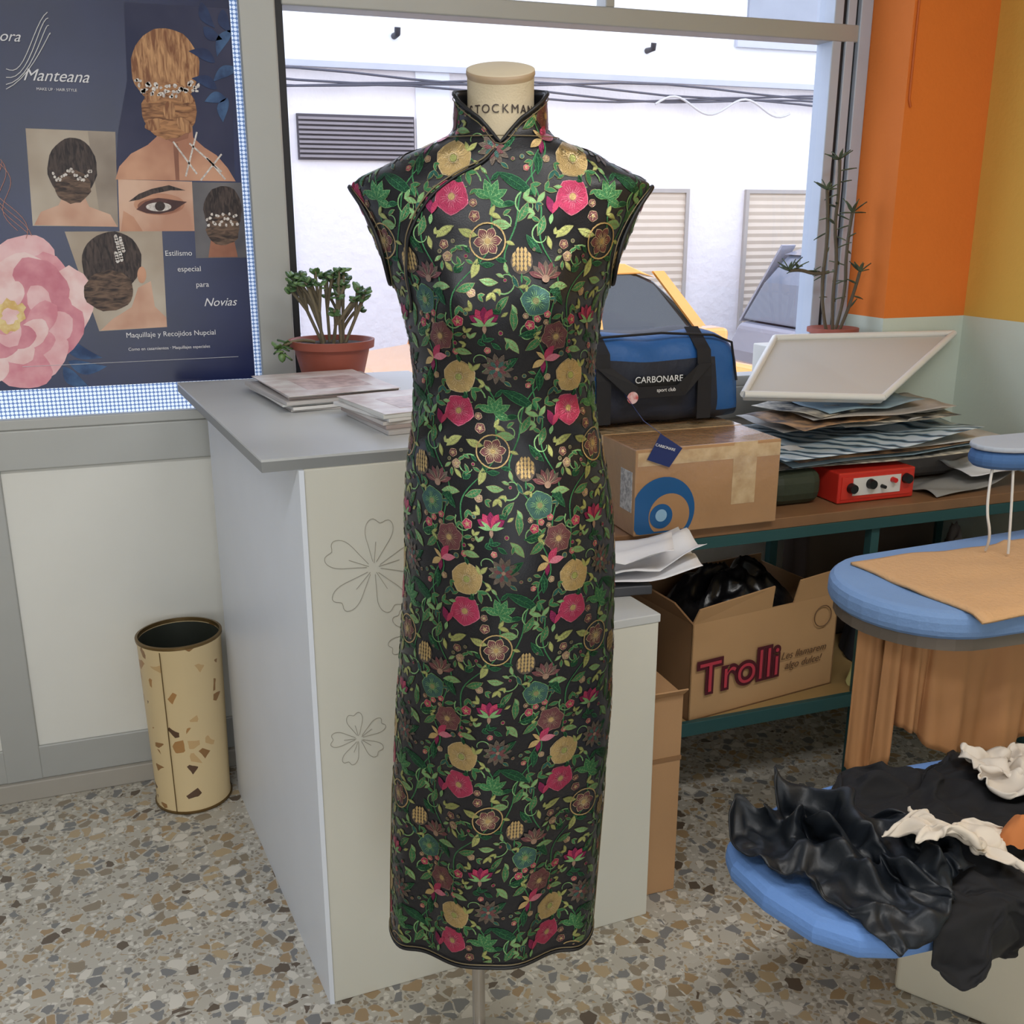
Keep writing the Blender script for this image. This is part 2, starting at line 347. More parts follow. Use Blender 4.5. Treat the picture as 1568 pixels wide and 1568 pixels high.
def magstack(name,c,size,rz,z,n,seed):
    random.seed(seed); e=grp(name,(c[0],c[1],z)); zz=z
    cols=[(226,226,222),(210,204,200),(196,192,190),(230,228,226),(180,166,162)]
    for i in range(n):
        h=random.uniform(.004,.008); cc=cols[(i*2+seed)%5]
        rbox('pages_%d'%i,(c[0]+random.uniform(-.012,.012),c[1]+random.uniform(-.012,.012)),size,rz+random.uniform(-.07,.07),zz,zz+h,M('mag_%d'%((i*2+seed)%5),cc,.35,var=.12,scale=14),e,.001); zz+=h+.0002
    rbox('cover',c,size,rz,zz,zz+.001,M('mag_cover_%d'%seed,(236,232,230),.3,c2=(206,190,188),scale=22),e)
    rbox('cover_photo',(c[0]+.01,c[1]-.01),(size[0]*.6,size[1]*.5),rz,zz+.001,zz+.0014,M('mag_photo_%d'%seed,(226,206,202),.3,c2=(180,160,158),scale=40),e)
magstack('magazine_stack',(.415,-.42),(.23,.30),rad(8),1.0515,6,1)
magstack('magazine_stack',(.53,-.72),(.21,.22),rad(12),1.0515,5,2)

def jade():
    e=grp('potted_jade_plant',(.481,-.165,1.051)); terr=M('terracotta_plastic',(158,84,68),.5,var=.06)
    c=(.481,-.165,1.052)
    lathe('pot',[(0,0),(.07,0),(.088,.074),(.098,.074),(.1,.092),(.094,.092),(.086,.08),(0,.078)],c,terr,e)
    lathe('soil',[(.088,.08),(.05,.084),(0,.085)],c,M('soil',(58,46,38),.9,bump=.6,bscale=90),e)
    random.seed(11); bark=M('jade_stem',(126,116,94),.7,bump=.3); st=[]; mb=MB()
    for i in range(11):
        a=i*2*math.pi/11+random.uniform(-.2,.2); r0=random.uniform(.01,.04); r1=random.uniform(.08,.135) if i%3 else .035
        p0=Vector((c[0]+r0*math.cos(a),c[1]+r0*math.sin(a)*.7,c[2]+.08)); h=random.uniform(.07,.155) if i%3 else random.uniform(.14,.172)
        p2=Vector((c[0]+r1*math.cos(a),c[1]+r1*math.sin(a)*.6,c[2]+.08+h)); pm=p0.lerp(p2,.45)+Vector((random.uniform(-.016,.016),0,.012))
        st.append([tuple(p0),tuple(pm),tuple(p2)])
        tips=[p2]
        for k in range(2):
            q=pm+Vector((random.uniform(-.055,.055),random.uniform(-.03,.03),random.uniform(.045,.08))); st.append([tuple(pm),tuple(pm.lerp(q,.5)+Vector((0,0,.004))),tuple(q)]); tips.append(q)
        for tpt in tips:
            for k in range(5):
                an=k*1.26+random.uniform(-.3,.3); el=random.uniform(0,1.0)
                d=Vector((math.cos(an)*math.cos(el),math.sin(an)*math.cos(el),math.sin(el)))
                mb.leaf(tpt-Vector((0,0,random.uniform(0,.01))),d,(random.uniform(-.4,.4),-.5,.8),random.uniform(.016,.021),random.uniform(.013,.017),random.randint(0,1),.14,.9,.6)
    st.append([(.44,-.17,1.14),(.39,-.19,1.155),(.355,-.2,1.13)])
    for k in range(12):
        mb.leaf((.355+random.uniform(-.012,.02),-.2,1.135+random.uniform(-.02,.02)),(random.uniform(-1,1),random.uniform(-.5,.5),random.uniform(-1,.6)),(0,0.1,1),.024,.017,k%2,.15,.9,.6)
    tube('stems',st,.0038,bark,e,bez=True)
    mb.obj('leaves',[M('jade_leaf',(84,118,70),.35,c2=(44,72,42),scale=40),M('jade_leaf_light',(124,156,98),.35,c2=(70,104,62),scale=40)],e,True,solid=.002)
jade()

# ---------------------------------------------------------------- wastebasket
wb=grp('wastebasket',(.08,-.13,0)); bc=(.080,-.13,0.001)
lathe('body',[(.0,0),(.092,0),(.092,.004),(.09,.012),(.098,.43),(.1,.434),(.1,.444),(.096,.444),(.095,.43),(.088,.014),(0,.014)],bc,basketmat,wb)
brass=M('brass_rim',(120,96,58),.35,.6)
lathe('rim',[(.0985,.438),(.1015,.440),(.1015,.446),(.0955,.447),(.0945,.438)],bc,brass,wb)
lathe('base_ring',[(.093,0),(.0945,.002),(.0945,.006),(.0915,.007)],bc,brass,wb)
lathe('lining',[(.0945,.436),(.0875,.016),(0,.0165)],bc,M('basket_lining',(48,52,44),.6),wb)
tube('seam',[(bc[0]-.045,-.13-.0805,.006),(bc[0]-.048,-.13-.0875,.436)],.0012,brass,wb)

# ---------------------------------------------------------------- DRESS ON MANNEQUIN
YAW=rad(-19.7)
mn=grp('mannequin_with_qipao',(.536,-1.265,0),YAW)
S=[ # z, cx, hw, hd
(.318,-.0335,.161,.112),(.44,-.028,.162,.112),(.58,-.021,.162,.114),(.713,-.0128,.161,.12),(.85,-.0067,.155,.126),(.951,-.003,.1505,.126),
(1.03,-.0055,.147,.116),(1.09,-.0085,.139,.102),(1.14,-.010,.129,.090),(1.19,-.011,.1235,.090),(1.23,-.011,.124,.102),(1.27,-.012,.129,.114),(1.312,-.0135,.136,.120),(1.363,-.0145,.156,.112),
(1.413,-.0145,.177,.100),(1.445,-.0145,.189,.09),(1.461,-.0145,.195,.083),(1.468,-.0145,.183,.08),(1.482,-.0145,.150,.075),(1.497,-.0145,.122,.069),(1.508,-.0145,.092,.062),(1.518,-.0145,.066,.056),(1.526,-.0145,.060,.052),(1.56,-.0145,.0585,.051),(1.60,-.0145,.057,.05)]
S=np.array(S); ZR=np.linspace(.318,1.60,520)
def interp_s(col):
    y=np.interp(ZR,S[:,0],S[:,col]); k=np.exp(-np.linspace(-2,2,9)**2); k/=k.sum()
    yp=np.pad(y,4,mode='edge'); ys=np.convolve(yp,k,'valid')
    k2=np.exp(-np.linspace(-2,2,31)**2); k2/=k2.sum(); yb=np.convolve(np.pad(y,15,mode='edge'),k2,'valid')
    wgt=np.clip((1.40-ZR)/.03,0,1); return yb*wgt+ys*(1-wgt)
CX,HW,HD=interp_s(1),interp_s(2),interp_s(3)
def point(th,z):
    cx=np.interp(z,ZR,CX);hw=np.interp(z,ZR,HW);hd=np.interp(z,ZR,HD)
    s=np.sin(th);c=np.cos(th)
    x=cx+hw*s
    y=-hd*c
    front=np.clip(c,0,1)
    bust=.020*np.exp(-((z-1.315)/.045)**2)*(np.exp(-((x-cx-.062)/.038)**2)+np.exp(-((x-cx+.062)/.038)**2))*front
    belly=.006*np.exp(-((z-.98)/.07)**2)*np.exp(-((x-cx)/.07)**2)*front
    low=np.clip((.98-z)/.45,0,1)
    drape=.0105*low*np.sin(th*5+1.0+z*1.8)*np.abs(c)+.0045*low*np.sin(th*9-z*4)*np.abs(c)
    wr_=.0055*np.exp(-((z-1.165)/.06)**2)*np.sin(z*105+np.abs(s)*7+1.5*np.sin(th*3))*(.25+.75*np.abs(s)**1.5)
    wr2=.004*np.exp(-((z-1.385)/.05)**2)*np.sin(z*75-np.abs(s)*14)*np.abs(s)**2
    wr3=.003*np.exp(-((z-.80)/.14)**2)*np.sin(z*46+np.sin(th*2)*3)*np.abs(s)
    y=y-bust-belly-(drape+wr_+wr2+wr3)*np.sign(c+1e-9)
    return np.stack([x,y,z+0*x],-1)
NT=96; TH=np.linspace(0,math.pi,NT+1)
PR=point(TH[None,:]+0*ZR[:,None],ZR[:,None]+0*TH[None,:])
seg=np.linalg.norm(np.diff(PR[:,:,:2],axis=1),axis=2); AL=np.concatenate([np.zeros((len(ZR),1)),np.cumsum(seg,1)],1)
HP=AL[:,-1]
KK=128; TT=np.array([np.interp(np.linspace(0,1,KK)*HP[i],AL[i],TH) for i in range(len(ZR))])
def theta(a,z):
    r=np.clip((z-ZR[0])/(ZR[1]-ZR[0]),0,len(ZR)-1.001); i=r.astype(int); f=r-i
    hp=HP[i]*(1-f)+HP[i+1]*f
    q=np.clip(np.abs(a)/hp,0,1)*(KK-1); k=np.minimum(q.astype(int),KK-2); g=q-k
    t=(TT[i,k]*(1-g)+TT[i,k+1]*g)*(1-f)+(TT[i+1,k]*(1-g)+TT[i+1,k+1]*g)*f
    return t*np.sign(a+1e-12),hp
def surf(a,z,off):
    a=np.asarray(a,float);z=np.asarray(z,float)
    th,hp=theta(a,z); P=point(th,z); e=1e-3
    d1=point(th+.01,z)-point(th-.01,z); d2=point(th,np.minimum(z+e,1.599))-point(th,z-e)
    n=np.cross(d1,d2); n/=np.linalg.norm(n,axis=-1,keepdims=True)+1e-12
    return P+n*np.asarray(off)[...,None],hp,th
def rim(th):
    d=np.degrees(np.abs(th)); return np.interp(d,[0,8,25,50,75,95,180],[1.508,1.519,1.537,1.553,1.566,1.572,1.582])
def hem(th): return .329+.012*(.5+.5*np.cos(th*2))
N=160; rowsz=list(np.linspace(.318,1.40,150))+list(np.linspace(1.404,1.518,44)); v=[];f=[]
ths=np.linspace(-math.pi,math.pi,N,endpoint=False)
rows=[]
for z in rowsz:
    zz=np.maximum(z+0*ths,hem(ths))
    P=point(ths,np.minimum(zz,1.505) if z<=1.505 else np.minimum(zz,rim(ths)))
    rows.append(P)
for k in range(1,13):
    zt=rim(ths); zz=np.where(zt>1.518,1.518+(zt-1.518)*k/12,np.minimum(zt,1.518)); rows.append(point(ths,zz))
V=np.concatenate(rows); nr=len(rows)
for j in range(nr-1):
    for i in range(N):
        k=(i+1)%N; f.append((j*N+i,j*N+k,(j+1)*N+k,(j+1)*N+i))
satin=M('black_satin',(11,12,21),.38,var=.2,scale=30,bump=.10,bscale=700,spec=.42)
satin.node_tree.nodes['Principled BSDF'].inputs['Sheen Weight'].default_value=.08
mesh('qipao_dress',V,f,satin,mn,True,local=True,solid=.0025)
COL=dict(dg=(36,84,60),g=(74,140,92),lg=(146,194,132),yg=(190,196,122),gold=(214,184,128),tan=(236,214,170),pink=(206,74,112),mag=(150,48,94),rose=(132,84,88),gg=(76,114,108),tp=(116,104,94),ol=(160,160,114),pk2=(236,142,164),teal=(54,106,96),olr=(182,150,130))
CN=list(COL.keys()); EM=[M('thread_'+k,COL[k],.30,.85,var=.2,scale=260,spec=.8,bump=.3,bscale=800) for k in CN]; CI={k:i for i,k in enumerate(CN)}
tv=[];tf=[];tm=[]
def addp(pts,faces,off,c):
    o=len(tv)
    for p in pts: tv.append((p[0],p[1],off))
    for q in faces: tf.append(tuple(i+o for i in q)); tm.append(CI[c])
def petal(cx,cy,ang,L,W,c,bend=0.0,off=.0016,sharp=1.0,n=6,tip=0.0):
    pts=[]
    for i in range(n+1):
        t=i/n; a=ang+bend*t
        w=W*.5*(math.sin(math.pi*min(.985,t**sharp*(.97)+.015))) + (tip*W*.5*t if i<n else 0)
        x=cx+L*t*math.cos(ang+bend*t*.5); y=cy+L*t*math.sin(ang+bend*t*.5)
        nx,ny=-math.sin(a),math.cos(a)
        pts+=[(x+nx*w,y+ny*w),(x,y),(x-nx*w,y-ny*w)]
    fs=[]
    for i in range(n): a=i*3; fs+=[(a+1,a,a+3,a+4),(a+2,a+1,a+4,a+5)]
    addp(pts,fs,off,c)
def leaf(cx,cy,ang,L,W,c,oc='ol',bend=.4,vein=True):
    e=.0009
    petal(cx-e*math.cos(ang),cy-e*math.sin(ang),ang,L+2*e,W+2*e,oc,bend,.0009)
    petal(cx,cy,ang,L,W,c,bend,.0014)
    if vein:
        petal(cx,cy,ang,L*.85,.0008,oc,bend,.0018,n=4)
        for s in(.3,.5,.7):
            for sg in(-1,1): petal(cx+L*s*math.cos(ang+bend*s*.5),cy+L*s*math.sin(ang+bend*s*.5),ang+bend*s+sg*.8,W*.42,.0007,oc,0,.0018,n=2)
def disc(cx,cy,r,c,off=.002,n=12,ry=None):
    ry=ry or r
    pts=[(cx,cy)]+[(cx+r*math.cos(2*math.pi*i/n),cy+ry*math.sin(2*math.pi*i/n)) for i in range(n)]
    addp(pts,[(0,1+i,1+(i+1)%n) for i in range(n)],off,c)
def ring(cx,cy,r,w,c,off=.0016,n=24):
    pts=[]
    for i in range(n):
        t=2*math.pi*i/n; pts+=[(cx+(r-w)*math.cos(t),cy+(r-w)*math.sin(t)),(cx+r*math.cos(t),cy+r*math.sin(t))]
    addp(pts,[(2*i,2*i+1,(2*i+3)%(2*n),(2*i+2)%(2*n)) for i in range(n)],off,c)
def flower(cx,cy,r,n,c,oc,cc,rot=0.3,fat=1.0):
    for k in range(n):
        a=rot+2*math.pi*k/n; W=2*r*math.sin(math.pi/n)*fat*.94
        petal(cx+.08*r*math.cos(a),cy+.08*r*math.sin(a),a,r*.94,W,oc,0,.0008,1.3,n=7)
        petal(cx+.16*r*math.cos(a),cy+.16*r*math.sin(a),a,r*.80,W-.0016,c,0,.0013,1.3,n=7)
        for da in((-.28,0,.28) if r>X(17) else (0,)): petal(cx+.2*r*math.cos(a+da),cy+.2*r*math.sin(a+da),a+da*.8,r*.5,.0008,oc,0,.0017,n=3)
    disc(cx,cy,r*.2,cc,.0021); ring(cx,cy,r*.27,.0008,oc,.002,12)
U=.000905
def X(px): return px*U
occ=[]
def put(px,py,r): occ.append((px%165,py%293,r)); return X(px),-X(py)
x,y=put(0,0,27); flower(x,y,X(25),5,'gold','tan','yg',.3,1.15); ring(x,y,X(7),.001,'tan',.0024,12)
x,y=put(-2,50,24); flower(x,y,X(24),5,'pink','pk2','gold',.9)
x,y=put(47,108,27); ring(x,y,X(25),.0018,'gold'); flower(x,y,X(19),6,'rose','tan','gold',.1,.75)
x,y=put(93,134,22)
disc(x,y,X(15),'tp',.0009,14,X(17))
for i in range(-2,3):
    for j in range(-2,3):
        if i*i+j*j<7: petal(x+X(i*6),y+X(j*6)-.001,rad(90+i*12),X(8),X(4.5),'gold',0,.0015,n=3)
petal(x,y-X(15),rad(-90),X(14),X(3),'g',0,.0012)
x,y=put(56,-13,25)
for k in range(11): petal(x,y,2*math.pi*k/11,X(23),X(8),'tp',0,.0012+.0002*(k%2),1.4)
for k in range(9): petal(x,y,2*math.pi*k/9+.2,X(14),X(6),'gg' if k%2 else 'rose',0,.0018,1.4,n=4)
disc(x,y,X(3),'olr',.0024)
x,y=put(112,185,22); flower(x,y,X(21),5,'gg','lg','ol',.5)
x,y=put(40,210,24)
for k,a in enumerate((150,120,90,60,30)): petal(x,y-X(6),rad(a),X(23),X(11),['mag','pink','mag','pink','mag'][k],0,.0012+.0002*k,1.3)
for a in(170,10,140,40): petal(x,y-X(8),rad(a),X(19),X(5),'lg',0,.0022,.8)
petal(x,y-X(6),rad(-90),X(14),X(6),'olr',0,.0014)
x,y=put(-26,234,24); flower(x,y,X(22),6,'rose','olr','gold',.2,.95)
x,y=put(-40,149,23)
for k in range(7): petal(x,y-X(8),rad(20+k*23),X(24),X(8),'tp' if k%2 else 'rose',0,.0012+.0001*k,1.4); petal(x,y-X(8),rad(20+k*23),X(18),.001,'olr',0,.0022,n=3)
disc(x,y-X(8),X(5),'olr',.0024)
x,y=put(-42,268,24)
petal(x,y,rad(65),X(25),X(12),'pink',-.3,.0014);petal(x,y,rad(20),X(25),X(11),'pk2',-.3,.0016);petal(x,y,rad(200),X(21),X(10),'gold',.4,.0015);petal(x,y,rad(250),X(19),X(8),'mag',.4,.0014);petal(x,y,rad(120),X(18),X(6),'gold',.5,.0018)
x,y=put(-30,72,21) ; petal(x,y,rad(100),X(24),X(11),'mag',.3,.0014);petal(x,y,rad(70),X(22),X(8),'pink',-.3,.0017);petal(x,y,rad(250),X(14),X(6),'lg',.3,.0015)
x,y=put(50,48,22)
for a in(60,20,100,-30,150): leaf(x,y-X(4),rad(a),X(25),X(10),'g','lg',.2)
x,y=put(84,30,20); leaf(x-X(24),y+X(12),rad(-25),X(58),X(14),'dg','g',-.2)
for (px,py,a,L,W,c) in [(0,88,200,28,10,'yg'),(8,92,-30,26,10,'yg'),(-6,167,170,28,10,'lg'),(4,172,10,26,10,'g'),(25,155,60,26,10,'yg'),(36,158,-20,24,9,'lg'),(88,82,50,28,10,'g'),(78,88,160,26,10,'lg'),(-14,190,120,28,9,'dg'),(100,100,-60,30,9,'dg'),(96,-40,30,28,10,'g'),(86,-36,120,28,10,'lg'),(80,225,80,30,10,'g'),(88,232,0,28,10,'dg'),(74,180,220,28,9,'g'),(-50,20,80,28,9,'dg'),(-50,100,60,26,10,'g'),(20,258,160,26,9,'lg'),(84,265,210,32,10,'dg')]:
    xx,yy=put(px,py,16); leaf(xx,yy,rad(a),X(L),X(W),c,'ol' if c!='dg' else 'g')
def vine(fx,amp,ph,c):
    n=40; pts=[]
    for i in range(n+1):
        t=i/n; xx=fx+amp*math.sin(2*math.pi*t+ph)+6*math.sin(6*math.pi*t+ph); yy=-293*t
        pts+=[(X(xx)-.0010,X(yy)),(X(xx)+.0010,X(yy))]
    addp(pts,[(2*i,2*i+1,2*i+3,2*i+2) for i in range(n)],.0007,c)
vine(24,34,0,'g'); vine(98,24,2.2,'g'); vine(-40,14,4.0,'g')
def curl(px,py,r,a0,c='lg',n=14):
    pts=[]
    for i in range(n+1):
        t=i/n; rr=r*(1-.6*t); a=a0+4.6*t; xx=X(px+rr*math.cos(a));yy=-X(py)+X(rr*math.sin(a)); w=.0010*(1-.5*t)
        pts+=[(xx-w*math.cos(a),yy-w*math.sin(a)),(xx+w*math.cos(a),yy+w*math.sin(a))]
    addp(pts,[(2*i,2*i+1,2*i+3,2*i+2) for i in range(n)],.001,c)
for (px,py,r,a) in [(20,30,18,0),(100,60,18,2),(10,130,18,1),(70,160,18,4),(0,210,16,2.5),(100,230,16,.5),(30,270,16,5),(-45,190,14,3),(120,100,16,1.5),(70,80,14,3.4)]: curl(px,py,r,a)
rr=random.Random(5); cnt=0
for tr_ in range(2200):
    px,py=rr.uniform(0,165),rr.uniform(0,293); R=rr.uniform(4.2,8.5); ok=True
    for ox,oy,orr in occ:
        dx=abs(px-ox);dx=min(dx,165-dx);dy=abs(py-oy);dy=min(dy,293-dy)
        if dx*dx+dy*dy<(orr+R)**2*.70: ok=False;break
    if not ok: continue
    occ.append((px,py,R+1)); cnt+=1
    kind=rr.random(); xx,yy=X(px),-X(py)
    if kind<.70:
        a=rr.uniform(0,6.28); c=rr.choice(['g','dg','g','lg','teal','yg']); leaf(xx-X(R)*math.cos(a),yy-X(R)*math.sin(a),a,X(2.3*R),X(.8*R),c,'ol' if c!='dg' else 'g',rr.uniform(-.5,.5),False)
        if rr.random()<.5: leaf(xx-X(R)*math.cos(a),yy-X(R)*math.sin(a),a+1.0,X(1.8*R),X(.7*R),c,'ol' if c!='dg' else 'g',.3,False)
    elif kind<.88: disc(xx,yy,X(R*.6),'ol',.0012,10); disc(xx,yy,X(R*.42),rr.choice(['rose','gg','mag','tp']),.0016,10)
    else: flower(xx,yy,X(R*.95),5,rr.choice(['olr','rose','pink']),'tan','gold',rr.uniform(0,1))
tv=np.array(tv);TW,THh=.1493,.2652
allv=[];allf=[];allm=[];off=0
ox0=-.058;oz0=1.223
for ia in range(-4,5):
    for iz in range(-2,5):
        a=tv[:,0]+ox0+ia*TW; z=tv[:,1]+oz0-iz*THh
        if z.max()<.33 or z.min()>1.58: continue
        zc=np.clip(z,.325,1.575)
        P,hp,th=surf(a,zc,tv[:,2])
        bad=(np.abs(a)>hp)|(z<hem(th)+.009)|(z>rim(th)-.004)&(z>1.50)|(z>1.56)
        keep=[(q,m) for q,m in zip(tf,tm) if not any(bad[i] for i in q)]
        if not keep: continue
        used=sorted({i for q,_ in keep for i in q}); mp_={i:off+n for n,i in enumerate(used)}
        allv.append(P[used]); off+=len(used)
        for q,m in keep: allf.append(tuple(mp_[i] for i in q)); allm.append(m)
mesh('floral_embroidery',np.concatenate(allv),allf,EM,mn,False,local=True,mi=allm)
gp=M('piping_gold',(120,106,78),.4,.3); bk=M('piping_black',(12,12,16),.5)
def sline(az,r,mat,name,offs=.002,cyc=False):
    az=np.array(az); t=np.linspace(0,len(az)-1,len(az)*8); a=np.interp(t,range(len(az)),az[:,0]);z=np.interp(t,range(len(az)),az[:,1])
    k=np.ones(7)/7; a2=np.convolve(np.pad(a,3,mode='edge'),k,'valid');z2=np.convolve(np.pad(z,3,mode='edge'),k,'valid'); a,z=a2,z2
    P,_,_=surf(a,z,offs+0*a); tube(name,[tuple(p) for p in P],r,mat,mn,local=True,cyclic=cyc)
sline([(-.004,1.505),(-.02,1.487),(-.05,1.474),(-.085,1.452),(-.108,1.425),(-.124,1.39),(-.135,1.35),(-.145,1.30)],.0010,gp,'opening_piping')
sline([(-.004,1.501),(-.02,1.483),(-.05,1.470),(-.083,1.447),(-.105,1.42),(-.121,1.388),(-.132,1.35),(-.142,1.30)],.0018,bk,'opening_piping_dark')
tr2=np.linspace(-math.pi,math.pi,96,endpoint=False)
def loop(name,z,r,mat,k,cx=-.0145):
    Pr=point(tr2,z); Pr[:,:2]+=(Pr[:,:2]-np.array([cx,0]))*k
    tube(name,[tuple(p) for p in Pr],r,mat,mn,local=True,cyclic=True)
loop('collar_rim_piping',np.maximum(rim(tr2),1.508),.0024,bk,.03)
loop('collar_gold_piping',np.maximum(rim(tr2)-.006,1.506),.0007,gp,.045)
loop('neck_seam_piping',1.516+0*tr2,.0007,gp,.04)
loop('hem_piping',hem(tr2),.0025,bk,.008,-.03)
loop('hem_gold_piping',hem(tr2)+.006,.0008,gp,.018,-.03)
for sg in(-1,1):
    zz=np.linspace(.335,.62,30); t0=sg*rad(81); Pr=point(t0+0*zz,zz); Pr[:,:2]+=(Pr[:,:2]-np.array([-.025,0]))*.012*np.clip((.62-zz)/.03,0,1)[:,None]
    tube('slit_piping',[tuple(p) for p in Pr],.0008,gp,mn,local=True)
    L=[];L2=[];fan=[]
    for i in range(40):
        t=2*math.pi*i/40; zz=1.395+.062*math.cos(t); thh=sg*(rad(90)+rad(24)*math.sin(t))
        p=point(np.array(thh),np.array(min(zz,1.457))); q=p.copy(); q[0]+=sg*.004; L.append(tuple(q)); 
        q2=p.copy(); q2[0]+=sg*.0025; fan.append(tuple(q2))
        thh=sg*(rad(90)+rad(28)*math.sin(t)); p=point(np.array(thh),np.array(min(1.393+.065*math.cos(t),1.459))); p[0]+=sg*.002; p[1]*=1.02; L2.append(tuple(p))
    tube('armhole_piping',L,.0030,bk,mn,local=True,cyclic=True); tube('armhole_gold_piping',L2,.0007,gp,mn,local=True,cyclic=True)
    c_=np.mean(np.array(fan),0); mesh('arm_cap',[tuple(c_)]+fan,[(0,1+i,1+(i+1)%40) for i in range(40)],M('arm_cap_black',(16,16,20),.6),mn,local=True)
cream=M('linen_cream',(206,190,160),.85,var=.08,bump=.15,bscale=400)
v=[];f=[];n=48
for (r,z,tl_) in [(.05,1.49,0),(.0445,1.52,0),(.0425,1.55,.0),(.0425,1.590,.34),(.044,1.594,.34),(.0435,1.599,.34),(.04,1.6,.34),(.0,1.5995,.34)]:
    for i in range(n):
        t=2*math.pi*i/n; v.append((-.0145+r*math.cos(t),r*math.sin(t),z+(r*math.sin(t)*tl_)-.0))
for j in range(7):
    for i in range(n): k=(i+1)%n; f.append((j*n+i,j*n+k,(j+1)*n+k,(j+1)*n+i))
mi=[0]*(3*n)+[1]*(2*n)+[2]*(2*n)
mesh('neck',v,f,[cream,M('neck_cap_rim',(166,142,112),.5,var=.1),M('neck_cap_top',(200,186,160),.6,var=.1)],mn,True,local=True,mi=mi)
for i,chh in enumerate('STOCKMAN'):
    a=rad(-90+(i-3.5)*16.5); text('neck_stamp',chh,.0145,(-.0145+.0436*math.cos(a),.0436*math.sin(a),1.548),(rad(90),0,a+rad(90)),M('stamp_ink',(70,58,54)),mn,local=True)
chrome=M('chrome',(190,186,180),.22,.9)
lathe('pole',[(.0,0),(.0105,0),(.0105,1.2),(0,1.2)],(-.055,0,.03),chrome,mn,24,local=True)
lathe('stand_base',[(0,0),(.15,0),(.15,.008),(.02,.022),(.012,.06),(0,.06)],(-.055,0,0.0),chrome,mn,48,local=True)

# ---------------------------------------------------------------- WORKBENCH
bn=grp('workbench',(1.6,-.4,0))
teal=M('metal_teal',(50,92,94),.45,.3); wood=M('wood_top',(142,104,72),.45,var=.15,scale=20)
box('top',.97,2.3,-.65,-.2,.722,.748,wood,bn,.002)
box('front_rail',.97,2.3,-.652,-.64,.695,.722,teal,bn,.001)
box('lower_shelf',.97,2.3,-.64,-.12,.235,.25,M('shelf_board',(170,140,90),.6),bn)
box('shelf_rail',.97,2.3,-.655,-.64,.228,.262,teal,bn,.001)
for i,(x_,y_) in enumerate([(.985,-.64),(1.70,-.64),(2.285,-.64),(.985,-.225),(1.70,-.225),(2.285,-.225)]): box('leg_%d'%i,x_-.012,x_+.012,y_-.0,y_+.024,.0,.722,teal,bn,.001)

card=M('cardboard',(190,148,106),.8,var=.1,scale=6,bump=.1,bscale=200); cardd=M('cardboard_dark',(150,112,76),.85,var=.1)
sb=grp('shipping_box',(1.2,-.5,.75))
box('carton',1.03,1.392,-.668,-.31,.7485,.942,M('cardboard_wrap',(190,148,108),.25,var=.14,coat=.7,bump=.5,bscale=22),sb,.003)
tape=M('packing_tape',(214,188,150),.15,coat=.9,c2=(190,160,122),scale=30,bump=.3,bscale=40)
box('tape_top',1.03,1.393,-.5,-.44,.942,.9428,tape,sb); box('tape_side',1.0285,1.03,-.5,-.44,.86,.942,tape,sb)
box('tape_front_a',1.27,1.33,-.6688,-.668,.80,.942,tape,sb); box('tape_front_b',1.035,1.39,-.6686,-.668,.905,.935,tape,sb)
def fdisc(name,cx,cz,r,y,mat,parent,clipz=-9,clipx=-9):
    pts=[]; n=40
    for i in range(n):
        a=2*math.pi*i/n; pts.append((max(clipx,cx+r*math.cos(a)),y,max(clipz,cz+r*math.sin(a))))
    mesh(name,pts,[tuple(range(len(pts)))],mat,parent)
bl=M('print_blue',(36,94,150),.35)
fdisc('logo_disc',1.10,.80,.078,-.6690,bl,sb,clipz=.752,clipx=1.031); fdisc('logo_ring',1.115,.79,.05,-.6695,M('cardboard_p',(178,136,96),.5),sb,clipz=.756,clipx=1.034); fdisc('logo_inner',1.095,.79,.028,-.6700,bl,sb,clipz=.757)
fdisc('logo_mark',1.095,.792,.014,-.6705,M('print_lightblue',(150,190,220)),sb)
box('label',1.0285,1.03,-.655,-.60,.80,.89,M('label_white',(220,220,220),.4,c2=(150,150,155),scale=120),sb)
db=grp('duffel_bag',(1.17,-.33,.943)); mb=MB()
nx,nc=28,32; x0,x1=.925,1.415; cy,hz0=-.345,.945
blue=M('nylon_blue',(36,96,164),.55,var=.1,bump=.3,bscale=30); nblk=M('nylon_black',(30,36,52),.6,bump=.3,bscale=35); web=M('webbing_black',(20,20,26),.7)
for i in range(nx+1):
    t=i/nx; s=1-abs(2*t-1)**6*.25; X_=x0+(x1-x0)*t
    H=.215*(1-abs(2*t-1)**4*.14)+.007*math.sin(t*9)
    for k in range(nc):
        a=2*math.pi*k/nc; c_,s_=math.cos(a),math.sin(a)
        y_=.125*s*math.copysign(abs(c_)**.55,c_)*(1-.22*(s_+1)/2); z_=math.copysign(abs(s_)**.5,s_)
        xx=X_+ (.012*(z_) if t>.5 else -.012*z_)*-1*abs(2*t-1)**3
        mb.v.append((xx,cy+y_+.005*math.sin(t*22+z_*3),.9455+(z_+1)/2*H))
for i in range(nx):
    for k in range(nc):
        q=(i*nc+k,i*nc+(k+1)%nc,(i+1)*nc+(k+1)%nc,(i+1)*nc+k); mb.f.append(q)
        t=(i+.5)/nx; zc=sum(mb.v[j][2] for j in q)/4; yc=sum(mb.v[j][1] for j in q)/4
        m=0
        if yc<cy and zc<1.085 and .28<t<.86: m=1
        if zc<.975: m=1
        if abs(yc-cy)<.03 and zc>1.1: m=1
        mb.m.append(m)
mb.f.append(tuple(range(nc-1,-1,-1)));mb.m.append(0);mb.f.append(tuple(range(nx*nc,nx*nc+nc)));mb.m.append(0)
mb.obj('body',[blue,nblk],db,True)
